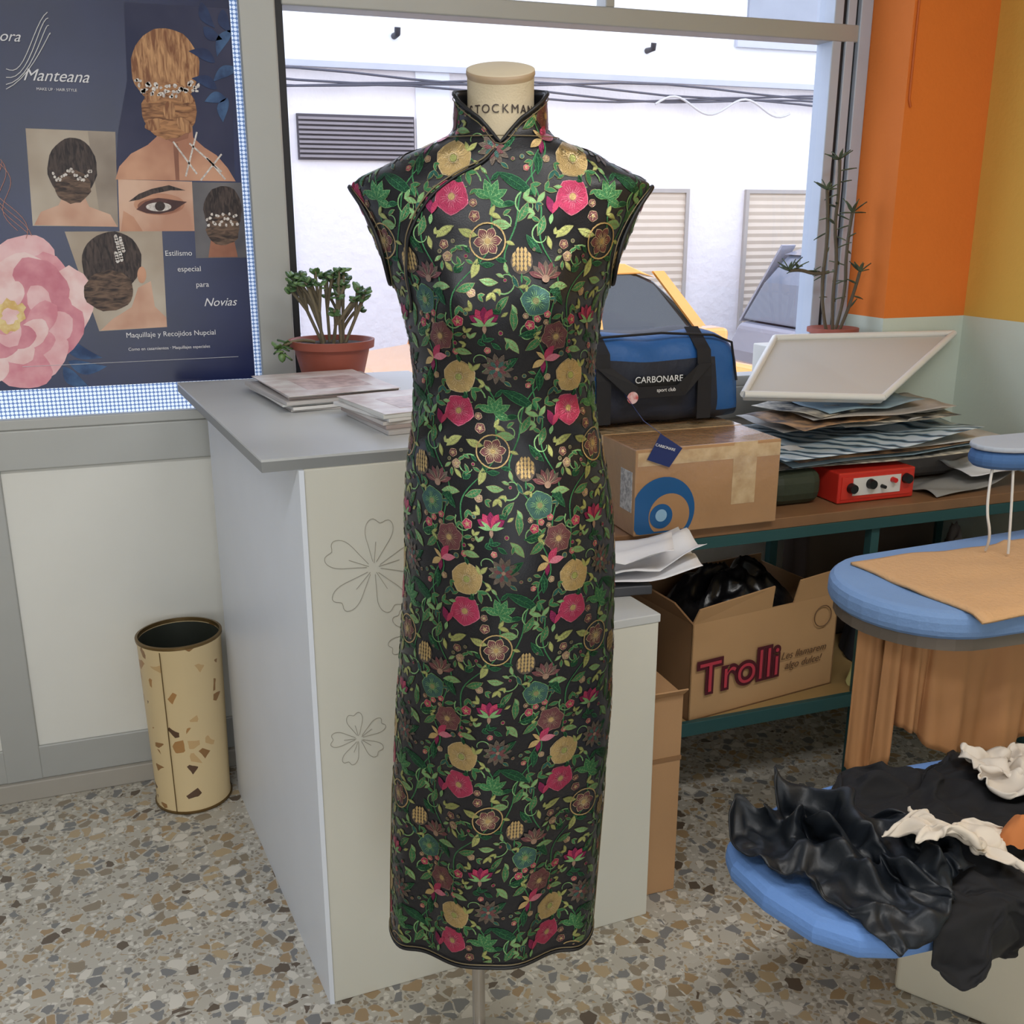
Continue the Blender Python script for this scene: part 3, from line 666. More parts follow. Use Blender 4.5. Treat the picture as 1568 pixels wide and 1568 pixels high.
for i,xx in enumerate((1.04,1.30)):
    mesh('strap_%d'%i,[(xx-.018,-.478,.96),(xx+.018,-.478,.96),(xx+.018,-.476,1.06),(xx-.018,-.476,1.06),(xx-.018,-.466,1.12),(xx+.018,-.466,1.12),(xx+.018,-.4,1.168),(xx-.018,-.4,1.168)],[(0,1,2,3),(3,2,5,4),(4,5,6,7)],web,db,solid=.003)
mesh('handle',[(1.022,-.478,1.09),(1.058,-.478,1.09),(1.10,-.492,1.02),(1.12,-.492,1.045),(1.24,-.492,1.02),(1.22,-.492,1.045),(1.318,-.478,1.09),(1.282,-.478,1.09)],[(0,2,3,1),(2,4,5,3),(4,6,7,5)],web,db,solid=.003)
tube('top_piping',[(.95,-.435,1.14),(1.05,-.44,1.155),(1.2,-.44,1.16),(1.34,-.437,1.15),(1.395,-.43,1.13),(1.405,-.445,1.04)],.003,web,db)
box('logo_patch',1.12,1.25,-.4755,-.474,1.035,1.065,M('patch_black',(12,12,16)),db)
lw=M('logo_white',(240,240,240))
text('logo_text','CARBONARE',.021,(1.18,-.4765,1.058),(rad(90),0,0),lw,db); text('logo_text_small','sport club',.012,(1.19,-.494,1.036),(rad(90),0,0),lw,db)
fdisc('logo_badge',1.105,1.022,.014,-.4935,M('badge',(220,190,190),c2=(190,60,60),scale=80),db)
tg=M('tag_navy',(34,52,110),.3)
mesh('hang_tag',[(1.055,-.672,.92),(1.108,-.674,.90),(1.138,-.674,.94),(1.085,-.672,.975)],[(0,1,2,3)],tg,db,solid=.001)
text('tag_text','CARBONARE',.0085,(1.096,-.6755,.945),(rad(90),rad(18),0),lw,db)
tube('tag_string',[(1.085,-.674,.975),(1.08,-.6,.99),(1.09,-.48,1.03)],.0008,tg,db)

pf=grp('paper_sheets',(.95,-.75,.7))
wp_=M('paper_white',(236,236,240),.6,var=.02)
def sheet(name,c,size,rz,z,mat,parent,curl_=.02,seed=0,n=10,droop=0):
    v=[];f=[];cs,sn=math.cos(rz),math.sin(rz)
    for j in range(n+1):
        for i in range(n+1):
            x_=(i/n-.5)*size[0];y_=(j/n-.5)*size[1]
            zz=z+curl_*abs(noise.noise(Vector((i/n*1.7+seed,j/n*1.7,seed))))+curl_*(i/n)**3
            v.append((c[0]+x_*cs-y_*sn,c[1]+x_*sn+y_*cs,zz-droop*(i/n)**2))
    for j in range(n):
        for i in range(n): a=j*(n+1)+i; f.append((a,a+1,a+n+2,a+n+1))
    return mesh(name,v,f,mat,parent,True,solid=.0006)
rbox('folder',(.90,-.76),(.2,.14),rad(-8),.683,.703,M('folder_grey',(70,72,78),.4),pf,.003)
sheet('sheet_a',(.975,-.78),(.26,.13),rad(-16),.708,wp_,pf,.03,1)
sheet('sheet_b',(.985,-.77),(.25,.15),rad(-6),.722,wp_,pf,.045,3)
sheet('sheet_c',(.94,-.76),(.24,.15),rad(-26),.745,wp_,pf,.03,6)

tb=grp('tilted_white_tray',(1.8,-.3,1.0)); A=Vector((1.69,-.17,1.098));B=Vector((2.26,-.215,1.094));C=Vector((1.83,-.46,.972));Dd=Vector((1.43,-.44,1.0))
nn=(B-A).cross(Dd-A).normalized(); 
if nn.z<0: nn=-nn
mesh('tray',[tuple(p) for p in (A,B,C,Dd)]+[tuple(p-nn*.016) for p in (A,B,C,Dd)],[(0,1,2,3),(7,6,5,4),(0,4,5,1),(1,5,6,2),(2,6,7,3),(3,7,4,0)],M('tray_cream',(206,204,200),.5,var=.06,scale=4),tb,False,.006)
for i,(p,q) in enumerate(((A,B),(B,C),(C,Dd),(Dd,A))):
    tube('lip_%d'%i,[tuple(p+nn*.004),tuple(q+nn*.004)],.009,M('tray_rim',(238,238,234),.4),tb)
random.seed(21)
pile=grp('fabric_and_paper_pile',(1.8,-.4,.83))
cols=[(196,190,182),(60,66,72),(150,176,190),(190,150,110),(226,222,214),(80,70,66),(140,160,150),(210,200,180)]
def pm(i): return M('pile_%d'%(i%8),cols[i%8],.6,scale=26,c2=cols[(i*3+4)%8] if i%2 else None,var=.25)
for i in range(4): sheet('mid_%d'%i,(1.76+.02*i,-.41),(.60,.34),rad(random.uniform(-4,4)),.838+.010*i,pm(i+1),pile,.012,i+9)
stm=D.materials.new('striped_plastic'); stm.use_nodes=True; nt=stm.node_tree; b=nt.nodes['Principled BSDF']
wv=nt.nodes.new('ShaderNodeTexWave'); wv.inputs['Scale'].default_value=9; wv.inputs['Distortion'].default_value=9; wv.inputs['Detail'].default_value=2; wv.bands_direction='DIAGONAL'; tc=nt.nodes.new('ShaderNodeTexCoord'); nt.links.new(tc.outputs['Object'],wv.inputs['Vector'])
rp=ramp(nt,[(0,(50,66,80)),(.35,(120,152,172)),(.7,(196,210,218))],'LINEAR'); nt.links.new(wv.outputs['Fac'],rp.inputs[0]); nt.links.new(rp.outputs[0],b.inputs['Base Color']); b.inputs['Roughness'].default_value=.25
sheet('striped_bag',(1.74,-.42),(.60,.36),rad(2),.872,stm,pile,.028,31,20)
for i in range(8): sheet('top_%d'%i,(1.80+random.uniform(-.14,.2),-.36+random.uniform(-.03,.03)),(random.uniform(.22,.42),.22),rad(random.uniform(-20,20)),.903+.006*i,pm([0,4,1,3,4,0,7,2][i]),pile,.014,i+40)
box('support_block',1.44,1.585,-.58,-.3,.749,.835,M('bag_olive',(52,60,44),.6,bump=.5,bscale=20),pile,.03)
box('support_block_b',1.86,2.15,-.46,-.3,.749,.838,M('bag_grey',(120,114,110),.7,bump=.5,bscale=20),pile,.03)
sheet('scrap_a',(2.02,-.55),(.3,.14),rad(6),.752,M('scrap_grey',(150,148,144),.8),pile,.04,71,16)
sheet('scrap_b',(2.14,-.56),(.25,.16),rad(-12),.79,wp_,pile,.05,75,16)
rd=grp('red_control_box',(1.72,-.47,.75))
box('housing',1.61,1.835,-.600,-.475,.7495,.826,M('enamel_red',(204,50,38),.35,var=.06),rd,.004)
box('face_plate',1.618,1.827,-.602,-.600,.760,.816,M('enamel_red2',(212,56,42),.35),rd)
box('label_plate',1.65,1.79,-.6035,-.602,.768,.812,M('plate_white',(226,222,216),.4),rd)
def knob(name,x_,z_,r,mat): 
    o=lathe(name,[(0,0),(r,0),(r*.85,.014),(0,.014)],(0,0,0),mat,None,20); o.rotation_euler=(rad(90),0,0); o.location=(x_,-.603,z_); par(o,rd)
kb=M('knob_black',(18,18,20),.4)
knob('knob_a',1.645,.788,.013,kb);knob('knob_b',1.70,.795,.013,kb);knob('knob_c',1.765,.80,.007,M('lamp_red',(210,30,30),.3));knob('knob_d',1.806,.80,.013,kb);knob('knob_e',1.735,.786,.005,kb)

tbx=grp('open_cardboard_box',(1.42,-.46,.25)); a8=rad(8)
def T8(x_,y_,z_): return (1.214+x_*math.cos(a8)-y_*math.sin(a8),-.628+x_*math.sin(a8)+y_*math.cos(a8),.251+z_)
def q8(name,pts,mat,solid=.004): return mesh(name,[T8(*p) for p in pts],[(0,1,2,3)],mat,tbx,solid=solid)
prnt=M('cardboard_print',(200,158,112),.75,var=.08)
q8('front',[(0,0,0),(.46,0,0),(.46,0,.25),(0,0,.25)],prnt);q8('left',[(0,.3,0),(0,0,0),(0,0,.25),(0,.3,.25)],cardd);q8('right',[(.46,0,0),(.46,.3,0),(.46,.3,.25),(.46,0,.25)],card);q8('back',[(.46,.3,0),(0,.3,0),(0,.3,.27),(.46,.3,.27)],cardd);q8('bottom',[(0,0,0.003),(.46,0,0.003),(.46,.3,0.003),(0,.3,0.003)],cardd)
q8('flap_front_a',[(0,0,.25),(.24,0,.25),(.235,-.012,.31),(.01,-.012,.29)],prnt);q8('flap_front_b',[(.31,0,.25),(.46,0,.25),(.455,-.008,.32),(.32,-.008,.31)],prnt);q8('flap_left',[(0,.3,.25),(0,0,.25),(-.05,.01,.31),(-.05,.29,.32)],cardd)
text('box_lettering','Trolli',.115,T8(.145,-.007,.105),(rad(90),0,a8),M('lettering_dark',(84,20,34)),tbx,off=.007)
text('box_lettering_fill','Trolli',.115,T8(.145,-.009,.105),(rad(90),0,a8),M('lettering_red',(196,60,78)),tbx,off=-.001)
lb=M('lettering_brown',(110,80,56))
text('box_note','Les llamarem\nalgo dulce!',.028,T8(.35,-.006,.10),(rad(90),0,a8),lb,tbx,shear=.3)
tube('box_stamp',[T8(.405+.028*math.cos(t),-.006,.20+.028*math.sin(t)) for t in [i*.314 for i in range(20)]],.0012,lb,tbx,cyclic=True)
def lump(name,c,rx,ry,rz,z0,h,mat,parent=None,seed=0,folds=7,nr=26,na=72):
    v=[];f=[];cs,sn=math.cos(rz),math.sin(rz)
    for j in range(nr+1):
        r=j/nr
        for i in range(na):
            t=2*math.pi*i/na
            R=r*(1+.16*noise.noise(Vector((math.cos(t)*1.6+seed,math.sin(t)*1.6,seed*.7))))
            x_=rx*R*math.cos(t);y_=ry*R*math.sin(t)
            wx=c[0]+x_*cs-y_*sn; wy=c[1]+x_*sn+y_*cs
            q=Vector((x_*9/ max(rx,.1)*.22+seed,y_*9/max(ry,.1)*.22,seed)); nn_=noise.noise(q)
            ridge=1-abs(noise.noise(q*1.9+Vector((3,1,0))))*2.2
            env=max(0,1-r**2.6)
            zz=z0+h*env*(.6+.25*nn_+.25*ridge)+ .006*(1-env)*(.5+.5*math.sin(t*folds))
            v.append((wx,wy,max(zz,z0-.001)))
    for j in range(nr):
        for i in range(na):
            k=(i+1)%na; f.append((j*na+i,j*na+k,(j+1)*na+k,(j+1)*na+i))
    return mesh(name,v,f,mat,parent,True)
blkplastic=M('bin_bag_black',(18,18,22),.3,bump=.3,bscale=25)
lump('bin_bag',T8(.23,.15,0)[:2],.2,.13,a8,.45,.15,blkplastic,tbx,3,9)
us=grp('stored_fabric_bundles',(1.95,-.35,.25))
dk=[M('bundle_dark',(40,40,46),.8),M('bundle_grey',(124,118,118),.8),M('bundle_brown',(84,70,60),.8),M('bundle_violet',(96,86,96),.8)]
lump('bundle_a',(1.90,-.46),.10,.11,0,.251,.30,dk[0],us,5);lump('bundle_b',(2.12,-.44),.13,.12,0,.251,.36,dk[1],us,6)
box('crate',1.76,2.2,-.30,-.18,.251,.60,dk[2],us,.01); lump('bundle_d',(1.95,-.27),.2,.07,0,.58,.12,dk[3],us,12)
lump('yellow_plastic_bundle',(1.752,-.585),.05,.035,0,.251,.13,M('pale_yellow',(222,218,150),.4),None,15)
lump('black_fabric_bag',(1.06,-.40),.07,.12,0,.251,.42,dk[0],None,8)
tc_=grp('tall_cardboard_box',(1.01,-.75,0)); box('carton',.968,1.05,-.884,-.66,.0005,.47,card,tc_,.002); box('tape_seam',.968,1.051,-.8855,-.884,.32,.33,cardd,tc_)
mesh('flap',[(.968,-.884,.47),(1.05,-.884,.47),(1.052,-.9,.487),(.97,-.9,.487)],[(0,1,2,3)],card,tc_,solid=.003); mesh('flap_back',[(.968,-.66,.47),(1.05,-.66,.47),(1.07,-.665,.53),(.97,-.665,.55)],[(0,1,2,3)],card,tc_,solid=.003)

# ---------------------------------------------------------------- right plant
sp=grp('potted_succulent',(1.93,-.1,1.07)); c=(1.93,-.1,1.0705); terr=M('terracotta_plastic',(1,1,1))
lathe('pot',[(0,0),(.05,0),(.062,.03),(.072,.032),(.072,.044),(.064,.044),(0,.036)],c,terr,sp)
random.seed(4); mb=MB(); st=[]
stems=[[(1.93,-.1,1.1),(1.918,-.1,1.2),(1.925,-.1,1.3),(1.905,-.1,1.4),(1.913,-.1,1.48),(1.905,-.1,1.57)],[(1.945,-.09,1.1),(1.965,-.1,1.2),(1.95,-.1,1.33),(1.962,-.1,1.43)],[(1.91,-.1,1.1),(1.875,-.1,1.2),(1.89,-.1,1.38),(1.872,-.1,1.49)],[(1.90,-.1,1.27),(1.86,-.1,1.262),(1.80,-.1,1.28),(1.77,-.1,1.275)],[(1.95,-.1,1.1),(1.975,-.11,1.17),(1.99,-.12,1.27)]]
for s_ in stems:
    st.append(s_)
    for i in range(len(s_)-1):
        for k in range(3):
            t=k/3; p=Vector(s_[i]).lerp(Vector(s_[i+1]),t); an=random.uniform(0,6.28)
            if i==0 and s_[0][2]<1.2: continue
            mb.leaf(p,(math.cos(an),math.sin(an)*.5,random.uniform(-.3,.7)),(0,.3,1),random.uniform(.025,.05),.009,0,.15)
    for k in range(7):
        an=k*.9; mb.leaf(s_[-1],(math.cos(an),math.sin(an)*.5,random.uniform(.1,1.2)),(0,.3,1),random.uniform(.03,.05),.010,0,.15)
tube('stems',st,.0048,M('succulent_stem',(96,86,70),.8,bump=.4,bscale=80),sp,bez=True)
mb.obj('leaves',M('succulent_leaf',(96,112,84),.5,c2=(60,74,60),scale=30),sp,True,solid=.0018)

# ---------------------------------------------------------------- ironing boards
ib=grp('ironing_board',(1.7,-1.2,.8)); padb=M('pad_blue',(118,150,196),.85,var=.08,bump=.15,bscale=150)
deckm=M('deck_metal',(120,110,100),.5,.5)
poly=[]
for i in range(17):
    t=rad(90+180*i/16); poly.append((1.345+.165*math.cos(t),-1.205+.17*math.sin(t)))
poly+=[(2.15,-1.41),(2.2,-1.38),(2.2,-1.02),(2.15,-.99)]
prism('pad',poly,.745,.795,padb,ib,.018)
prism('deck',[(1.36+(p[0]-1.36)*.93,-1.2+(p[1]+1.2)*.93) for p in poly],.725,.746,deckm,ib)
tanc=M('tan_cloth',(208,164,118),.85,var=.08,bump=.35,bscale=120)
v=[];f=[];n=40
for j in range(n+1):
    for i in range(n+1):
        s,t=i/n,j/n; x_=1.295+s*.80-.03*t+.004*math.sin(t*9); y_=-1.395+t*.30+.004*math.sin(s*12)
        z_=.7975+.004*(1+noise.noise(Vector((s*9,t*5,1))))+.006*math.exp(-((s-.25-.2*t)/.02)**2)
        if y_<-1.37: z_-=(-1.37-y_)*.35
        v.append((x_,y_,z_))
for j in range(n):
    for i in range(n): a=j*(n+1)+i; f.append((a,a+1,a+n+2,a+n+1))
mesh('press_cloth',v,f,tanc,ib,True,solid=.005)
tan2=M('tan_drape',(190,136,88),.8,var=.12,scale=10)
def drape_s(name,pts,ztop,zbotf,amp,fr,mat,parent,n=120,m=18):
    v=[];f=[]; P=[Vector(p) for p in pts]
    for j in range(m+1):
        t=j/m
        for i in range(n+1):
            s=i/n*(len(P)-1); k=min(int(s),len(P)-2); p=P[k].lerp(P[k+1],s-k); d=(P[k+1]-P[k]).normalized(); nr_=Vector((-d.y,d.x))
            off=amp*(.3+.7*t)*(math.sin(fr*i/n*6.28+1.2*math.sin(i/n*9)+t)+.4*math.sin(fr*2.3*i/n*6.28+2))
            q=p+nr_*off; zb=zbotf(i/n); v.append((q.x,q.y,ztop+(zb-ztop)*t))
    for j in range(m):
        for i in range(n): a=j*(n+1)+i; f.append((a,a+1,a+n+2,a+n+1))
    return mesh(name,v,f,mat,parent,True,solid=.002)
drape_s('hanging_cloth',[(1.24,-1.24),(1.32,-1.275),(1.6,-1.28),(2.05,-1.28)],.735,lambda s:.50+.04*math.sin(s*9)-(.05 if s<.1 else 0),.014,7,tan2,ib)
drape_s('hanging_cloth_left',[(1.22,-1.19),(1.265,-1.23),(1.30,-1.19)],.735,lambda s:.43,.010,3,tan2,ib,40)
for i,(p,q) in enumerate([((1.78,-1.2,0.01),(2.15,-1.1,.73)),((2.18,-1.2,0.01),(1.75,-1.1,.73)),((1.78,-1.0,0.01),(2.15,-1.2,.73)),((2.18,-1.0,0.01),(1.75,-1.2,.73))]): tube('leg_%d'%i,[p,q],.011,deckm,ib)
poly=[(1.60+.085*math.cos(rad(90+180*i/12)),-1.11+.06*math.sin(rad(90+180*i/12))) for i in range(13)]+[(2.0,-1.17),(2.0,-1.05)]
prism('sleeve_arm_pad',poly,.965,1.0,M('pad_blue_dark',(70,108,160),.85,var=.1),ib,.015)
prism('sleeve_arm_cover',poly,1.0,1.01,M('pad_grey',(176,184,196),.85),ib,.004)
box('sleeve_arm_post',1.86,1.90,-1.13,-1.09,.797,.965,deckm,ib,.003)
lump('folded_linen',(1.79,-1.11),.11,.05,0,1.01,.06,M('linen_pale',(206,208,210),.9),ib,33)
tube('cord',[[(1.54,-1.13,.965),(1.515,-1.15,.9),(1.53,-1.16,.84),(1.54,-1.14,.808)],[(1.57,-1.15,.966),(1.56,-1.17,.88),(1.565,-1.17,.808)]],.0026,M('cord_white',(214,210,204),.6),ib,bez=True)

it=grp('vacuum_ironing_table',(1.3,-1.45,0))
enam=M('enamel_cream',(222,214,194),.4,var=.04)
prism('base_cabinet',[(1.30,-1.295),(1.39,-1.42),(1.50,-1.58),(1.66,-1.56),(1.66,-1.20),(1.45,-1.18)],.0005,.20,enam,it,.008)
box('pedestal',1.40,1.5,-1.50,-1.40,.2,.478,enam,it,.008)
poly=[(.80,-1.475),(.805,-1.55),(.83,-1.63),(.87,-1.675),(.92,-1.695),(1.0,-1.70),(1.3,-1.66),(1.55,-1.58),(1.6,-1.45),(1.5,-1.35),(1.2,-1.33),(.98,-1.35),(.86,-1.40),(.815,-1.43)]
pad=prism('pad',poly,.478,.52,M('pad_blue_mid',(104,144,206),.85,var=.08,bump=.15,bscale=150),it,.017)
gl_=grp('pile_of_garments',(1.1,-1.5,.52))
leather=M('black_faux_leather',(24,29,36),.45,var=.15,spec=.38,bump=.05,bscale=200); wool=M('black_cloth',(17,17,22),.85); whc=M('white_cloth',(218,206,190),.9,var=.06); whb=M('white_cloth_b',(220,210,198),.9)
rustm=M('rust_cloth',(196,120,66),.9)
# --- garments: cloth draped over the pad by a short simulation
padc=prism('pad_collider',poly,.46,.522,enam)
def addcol(o):
    o.modifiers.new('c','COLLISION'); o.collision.thickness_outer=.004; o.collision.thickness_inner=.008; o.collision.cloth_friction=60; o.collision.damping=.8
addcol(padc)
prev=[]
def topz(c,size):
    R=max(size)*.62; z=.53
    for p in prev:
        if abs(p.x-c[0])<R and abs(p.y-c[1])<R: z=max(z,p.z)
    return z+.012
def garment(name,c,size,rz,amp,fq,mat,seed,n=40,bend=.5,frames=15):
    v=[];f=[];cs,sn=math.cos(rz),math.sin(rz); z=topz(c,size)
    for j in range(n+1):
        for i in range(n+1):
            s,t=i/n-.5,j/n-.5
            q=Vector((s*fq+seed,t*fq,seed*.37))
            dx=noise.noise(q+Vector((7,0,0)))*.04; dy=noise.noise(q+Vector((0,9,0)))*.04
            x_=s*size[0]*(1-.25*abs(t)*abs(math.sin(seed)))+dx; y_=t*size[1]+dy
            rg=1-abs(noise.noise(q*1.3))*2
            zz=z+max(0,amp*(.5*rg+.5*noise.noise(q*2.1)+.15)*(.6+.4*(1-abs(s)*2)))
            v.append((c[0]+x_*cs-y_*sn,c[1]+x_*sn+y_*cs,zz))
    for j in range(n):
        for i in range(n): a=j*(n+1)+i; f.append((a,a+1,a+n+2,a+n+1))
    o=mesh(name,v,f,mat,None,True)
    try:
        m=o.modifiers.new('cloth','CLOTH'); st_=m.settings; st_.quality=5; st_.mass=.25; st_.tension_stiffness=12; st_.compression_stiffness=12; st_.shear_stiffness=4; st_.bending_stiffness=bend; st_.air_damping=3
        cs_=m.collision_settings; cs_.distance_min=.004; cs_.collision_quality=2; cs_.use_self_collision=True; cs_.self_distance_min=.003
        m.point_cache.frame_start=1; m.point_cache.frame_end=frames
        for fr in range(1,frames+1): scn.frame_set(fr)
        dg=bpy.context.evaluated_depsgraph_get(); ev=o.evaluated_get(dg)
        me2=D.meshes.new_from_object(ev); co_=[vv.co.copy() for vv in me2.vertices]
        o.modifiers.remove(m)
        zs=[p.z for p in co_]
        if max(zs)<1.2 and min(zs)>-.5: o.data=me2
    except Exception as ex:
        for m in list(o.modifiers): o.modifiers.remove(m)
    scn.frame_set(1)
    prev.extend(vv.co.copy() for vv in o.data.vertices)
    addcol(o)
    return o
gs=[]
gs.append(garment('black_jacket',(1.16,-1.47),(.36,.25),rad(4),.06,3.2,wool,3.3))
gs.append(garment('black_trousers',(1.14,-1.665),(.34,.27),rad(-10),.05,3.0,wool,5.7))
gs.append(garment('faux_leather_skirt',(.955,-1.545),(.24,.31),rad(18),.13,3.0,leather,2.2,44,2.0))
gs.append(garment('white_shirt',(1.34,-1.44),(.22,.15),rad(10),.05,3.5,whb,8.1,26))
gs.append(garment('white_lining',(1.09,-1.61),(.20,.085),rad(-4),.04,4,whc,4.4,26))
for o in gs+[padc]:
    for m in list(o.modifiers): o.modifiers.remove(m)
D.objects.remove(padc)
for o in gs:
    par(o,gl_); s=o.modifiers.new('sub','SUBSURF'); s.levels=1; s.render_levels=1; s=o.modifiers.new('s','SOLIDIFY'); s.thickness=.002
lump('rust_trim',(1.185,-1.615),.03,.022,0,.555,.05,rustm,gl_,52,nr=12,na=32)
# ---------------------------------------------------------------- OUTSIDE
stucco=M('stucco_pinkish',(236,230,232),.9,var=.05,scale=3,bump=1.0,bscale=14); smooth_w=M('facade_white',(236,238,244),.85,var=.03,scale=1)
G=-.35
fa=grp('facade_opposite',(3,5,0))
box('lower_wall',-6,14,5.0,5.3,G,2.40,stucco,fa); box('upper_wall',-6,14,4.97,5.3,2.44,7,smooth_w,fa); box('string_course',-6,14,4.95,5.3,2.40,2.44,M('ledge_grey',(190,192,202),.8),fa)
box('plinth_band',-6,1.15,4.985,5.0,G,2.25,smooth_w,fa); box('pilaster',2.05,2.3,4.985,5,G,2.4,smooth_w,fa)
vt=M('vent_grey',(140,132,136),.6); dkv=M('vent_dark',(80,74,80),.8)
box('vent_back',1.20,2.03,4.975,5.0,1.80,2.10,dkv,fa)
for i in range(9): box('vent_slat_%d'%i,1.21,2.02,4.955,4.98,1.815+i*.031,1.832+i*.031,vt,fa)
def shutter(name,x0,x1,z1):
    e=grp(name,((x0+x1)/2,4.98,0)); mb=MB(); n=34; h=(z1-G)/n
    for i in range(n):
        z=G+i*h; mb.add([(x0,4.988,z),(x1,4.988,z),(x1,4.980,z+h*.5),(x0,4.980,z+h*.5),(x1,4.988,z+h),(x0,4.988,z+h)],[(0,1,2,3),(3,2,4,5)])
    mb.obj('slats',M('shutter_beige',(214,198,180),.6,var=.05),e)
    fr=M('shutter_frame',(176,168,162),.6); box('jamb_l',x0-.03,x0,4.965,5.0,G,z1+.03,fr,e); box('jamb_r',x1,x1+.03,4.965,5.0,G,z1+.03,fr,e); box('head',x0,x1,4.965,5.0,z1,z1+.03,fr,e); box('lock_handle',x1-.10,x1-.06,4.95,4.98,.45,.62,M('vent_dark',(1,1,1)),e)
shutter('door_1',3.0,4.24,1.60); shutter('door_2',4.82,5.95,1.60)
box('window_3',4.7,5.45,4.94,4.97,2.75,3.9,M('blind_grey',(150,156,168),.6),None); box('trim_1',4.6,5.55,4.92,4.96,2.68,2.75,M('ledge_grey',(1,1,1)),None)
cb=M('cable_dark',(80,80,92),.7)
def cable(z,s,ph): return [(-2+i*.4,4.92,z-.03*math.sin(i*.9+ph)-s*i*.4) for i in range(28)]
tube('overhead_cables',[cable(2.33,.0,0),cable(2.31,.004,1),cable(2.27,.0,2.2),cable(2.35,-.001,4)],.008,cb)
tube('overhead_cable_pale',[(3.9+.3*k,4.9,2.24+.06*math.sin(k*3)) for k in np.linspace(0,4,30)],.009,M('cable_pale',(200,196,196)))
for i,(xx,zz) in enumerate([(1.9,2.62),(3.85,2.62)]):
    tube('facade_hook',[(xx,4.97,zz),(xx,4.87,zz),(xx,4.86,zz+.04)],.022,M('hook_dark',(50,50,60)))
box('street',-8,16,.2,4.94,G-.1,G-.005,M('asphalt',(170,170,176),.9,var=.1,bump=.3)); box('pavement_far',-8,16,4.45,4.94,G,G+.1,M('pavement',(205,203,203),.9))
box('pavement_near',-8,16,.2,.7,G,G+.1,M('pavement',(1,1,1)))
def car(name,xr,L,y0,W,H,color,flip=False,dark=(30,34,42),gs0=.03,grough=.1):
    e=grp(name,(xr+L/2,y0+W/2,G)); paint=M(name+'_paint',color,.25,.1,var=.02,coat=.8); gls=M(name+'_glass',dark,grough,0,coat=.5)
    ty=M('tyre',(30,30,32),.8)
    def px(t): return xr+L*(1-t) if flip else xr+L*t
    def gt(t): return gs0+(t-.03)*(.75-gs0)/.72
    def loft(nm,prof,mat,bev=.04):
        n=len(prof); v=[]
        for (t,z,ins) in prof: v.append((px(t),y0+ins,G+z))
        for (t,z,ins) in prof: v.append((px(t),y0+W-ins,G+z))
        f=[tuple(range(n)),tuple(range(2*n-1,n-1,-1))]+[(i,n+i,n+(i+1)%n,(i+1)%n) for i in range(n)]
        return mesh(nm,v,f,mat,e,False,bev)
    h=H
    loft('body',[(0.01,.28,.02),(0.0,.5*h,.03),(.02,.62*h,.05),(.2,.66*h,.04),(.66,.66*h,.04),(.74,.645*h,.05),(.86,.60*h,.06),(.95,.52*h,.08),(1.0,.38*h,.08),(.995,.2,.05),(.5,.16,.02)],paint,.05)
    loft('greenhouse',[(gt(t),z*h,i_) for t,z,i_ in [(.03,.63,.05),(.06,.80,.13),(.10,.93,.20),(.20,.985,.22),(.44,.985,.22),(.54,.93,.2),(.64,.80,.13),(.74,.64,.06)]],gls,.02)
    loft('roof',[(gt(t),z*h,i_) for t,z,i_ in [(.09,.925,.19),(.18,.99,.2),(.3,1.0,.22),(.46,.99,.2),(.545,.94,.19),(.5,.955,.19),(.2,.95,.19)]],paint,.015)
    for s,t0,t1,tt0,tt1 in((0,.03,.06,.09,.12),(1,.36,.385,.355,.375),(2,.715,.75,.53,.56),(3,.2,.22,.2,.215)):
        for side in(0,1):
            ya=y0+.045 if side==0 else y0+W-.045; yb=y0+.19 if side==0 else y0+W-.19; d=.02 if side else -.02
            mesh('pillar',[(px(gt(t0)),ya+d,G+.62*h),(px(gt(t1)),ya+d,G+.62*h),(px(gt(tt1)),yb+d,G+.965*h),(px(gt(tt0)),yb+d,G+.965*h)],[(0,1,2,3)],paint,e,solid=.02)
    for t in(.19,.81):
        for yy in(y0-.01,y0+W-.18):
            o=lathe('wheel',[(0,0),(.2,0),(.3,.01),(.31,.04),(.31,.16),(.29,.19),(0,.19)],(0,0,0),ty,None,28); o.rotation_euler=(rad(-90),0,0); o.location=(px(t),yy,G+.315); par(o,e)
            o=lathe('hubcap',[(0,-.012),(.17,-.008),(.19,0.001)],(0,0,0),M('hub',(170,172,176),.3,.7),None,24); o.rotation_euler=(rad(-90),0,0); o.location=(px(t),yy if yy<y0+.5 else yy+.2,G+.315); par(o,e)
    box('mirror',px(.66)-.08,px(.66)+.08,y0-.14,y0+.03,G+.68*h,G+.78*h,paint,e,.03)
    box('headlight',min(px(.93),px(.985)),max(px(.93),px(.985)),y0+.05,y0+.35,G+.40*h,G+.48*h,M('headlight',(220,226,230),.1),e,.02)
    box('taillight',min(px(.0)-.01,px(.03)),max(px(.0)+.01,px(.03)),y0+.03,y0+.22,G+.45*h,G+.6*h,M('taillight',(170,30,36),.2),e,.02)
    tube('door_line',[[(px(.37),y0+.025,G+.25),(px(.37),y0+.02,G+.62*h)],[(px(.62),y0+.03,G+.25),(px(.62),y0+.025,G+.6*h)]],.006,ty,e)
car('orange_car',1.12,2.75,2.35,1.4,1.54,(240,160,56),gs0=.18)
car('grey_car',4.25,3.9,2.6,1.7,1.62,(150,150,162),False,(120,128,144))
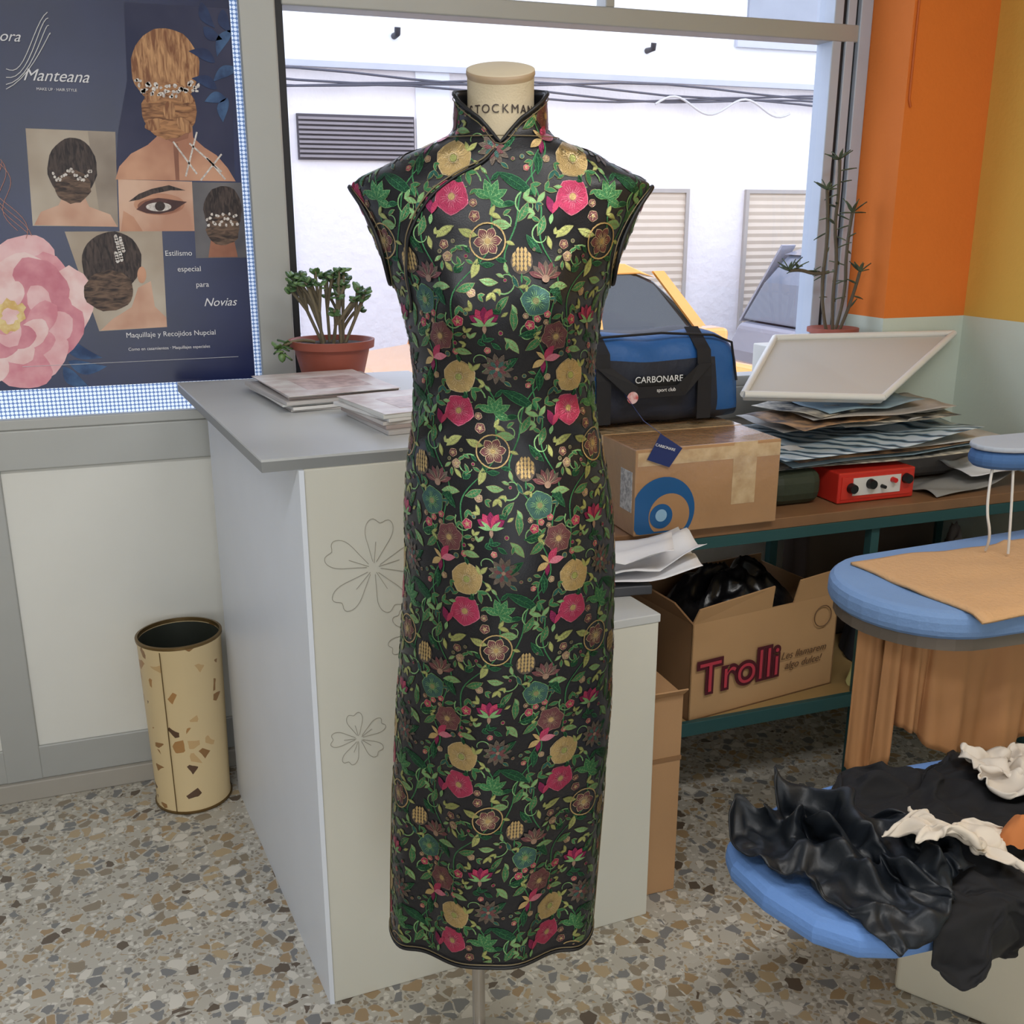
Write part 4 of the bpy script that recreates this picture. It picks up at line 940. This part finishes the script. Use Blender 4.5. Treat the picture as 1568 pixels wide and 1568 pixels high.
car('silver_car',-2.9,3.95,.9,1.35,1.40,(206,214,224),True,(92,122,144),grough=.3)

# ---------------------------------------------------------------- LIGHT
wd=D.worlds.new('world'); scn.world=wd; wd.use_nodes=True; nt=wd.node_tree; bg=nt.nodes['Background']
tcw=nt.nodes.new('ShaderNodeTexCoord'); sp_=nt.nodes.new('ShaderNodeSeparateXYZ'); nt.links.new(tcw.outputs['Generated'],sp_.inputs[0])
rw=ramp(nt,[(0,(200,200,205)),(.5,(236,241,250)),(1,(208,222,250))],'LINEAR'); mr=nt.nodes.new('ShaderNodeMapRange'); mr.inputs[1].default_value=-1
nt.links.new(sp_.outputs[2],mr.inputs[0]); nt.links.new(mr.outputs[0],rw.inputs[0]); nt.links.new(rw.outputs[0],bg.inputs['Color']); bg.inputs['Strength'].default_value=3.1
def area(name,loc,rot,sx,sy,e,col):
    l=D.lights.new(name,'AREA'); l.shape='RECTANGLE'; l.size=sx; l.size_y=sy; l.energy=e; l.color=col
    o=D.objects.new(name,l); o.location=loc; o.rotation_euler=rot; scn.collection.objects.link(o); return o
def fixture(x_,y_):
    e=grp('ceiling_lamp',(x_,y_,2.75)); box('housing',x_-.62,x_+.62,y_-.12,y_+.12,2.74,2.8,M('lamp_white',(235,235,235)),e,.005)
area('ceiling_light_front',(-.6,-2.6,2.72),(0,0,0),1.2,.25,28,(.97,.98,1)); fixture(-.6,-2.6)
area('ceiling_light_right',(1.2,-2.3,2.72),(0,0,0),1.2,.25,24,(1,.98,.95)); fixture(1.2,-2.3)
area('back_fill_light',(-.3,-4.8,1.4),(rad(90),0,0),1.6,2.2,32,(.9,.95,1))  # added fill light behind the camera, for contrast on the dress; no doorway here
# ---------------------------------------------------------------- CAMERA
cam=D.cameras.new('camera'); cam.lens=36; cam.sensor_width=36; co=D.objects.new('camera',cam); co.location=(.064,-2.583,1.42); co.rotation_euler=(rad(90-16.1),0,rad(-19.7)); scn.collection.objects.link(co); scn.camera=co
cam.clip_start=.05
scn.view_settings.view_transform='Standard'
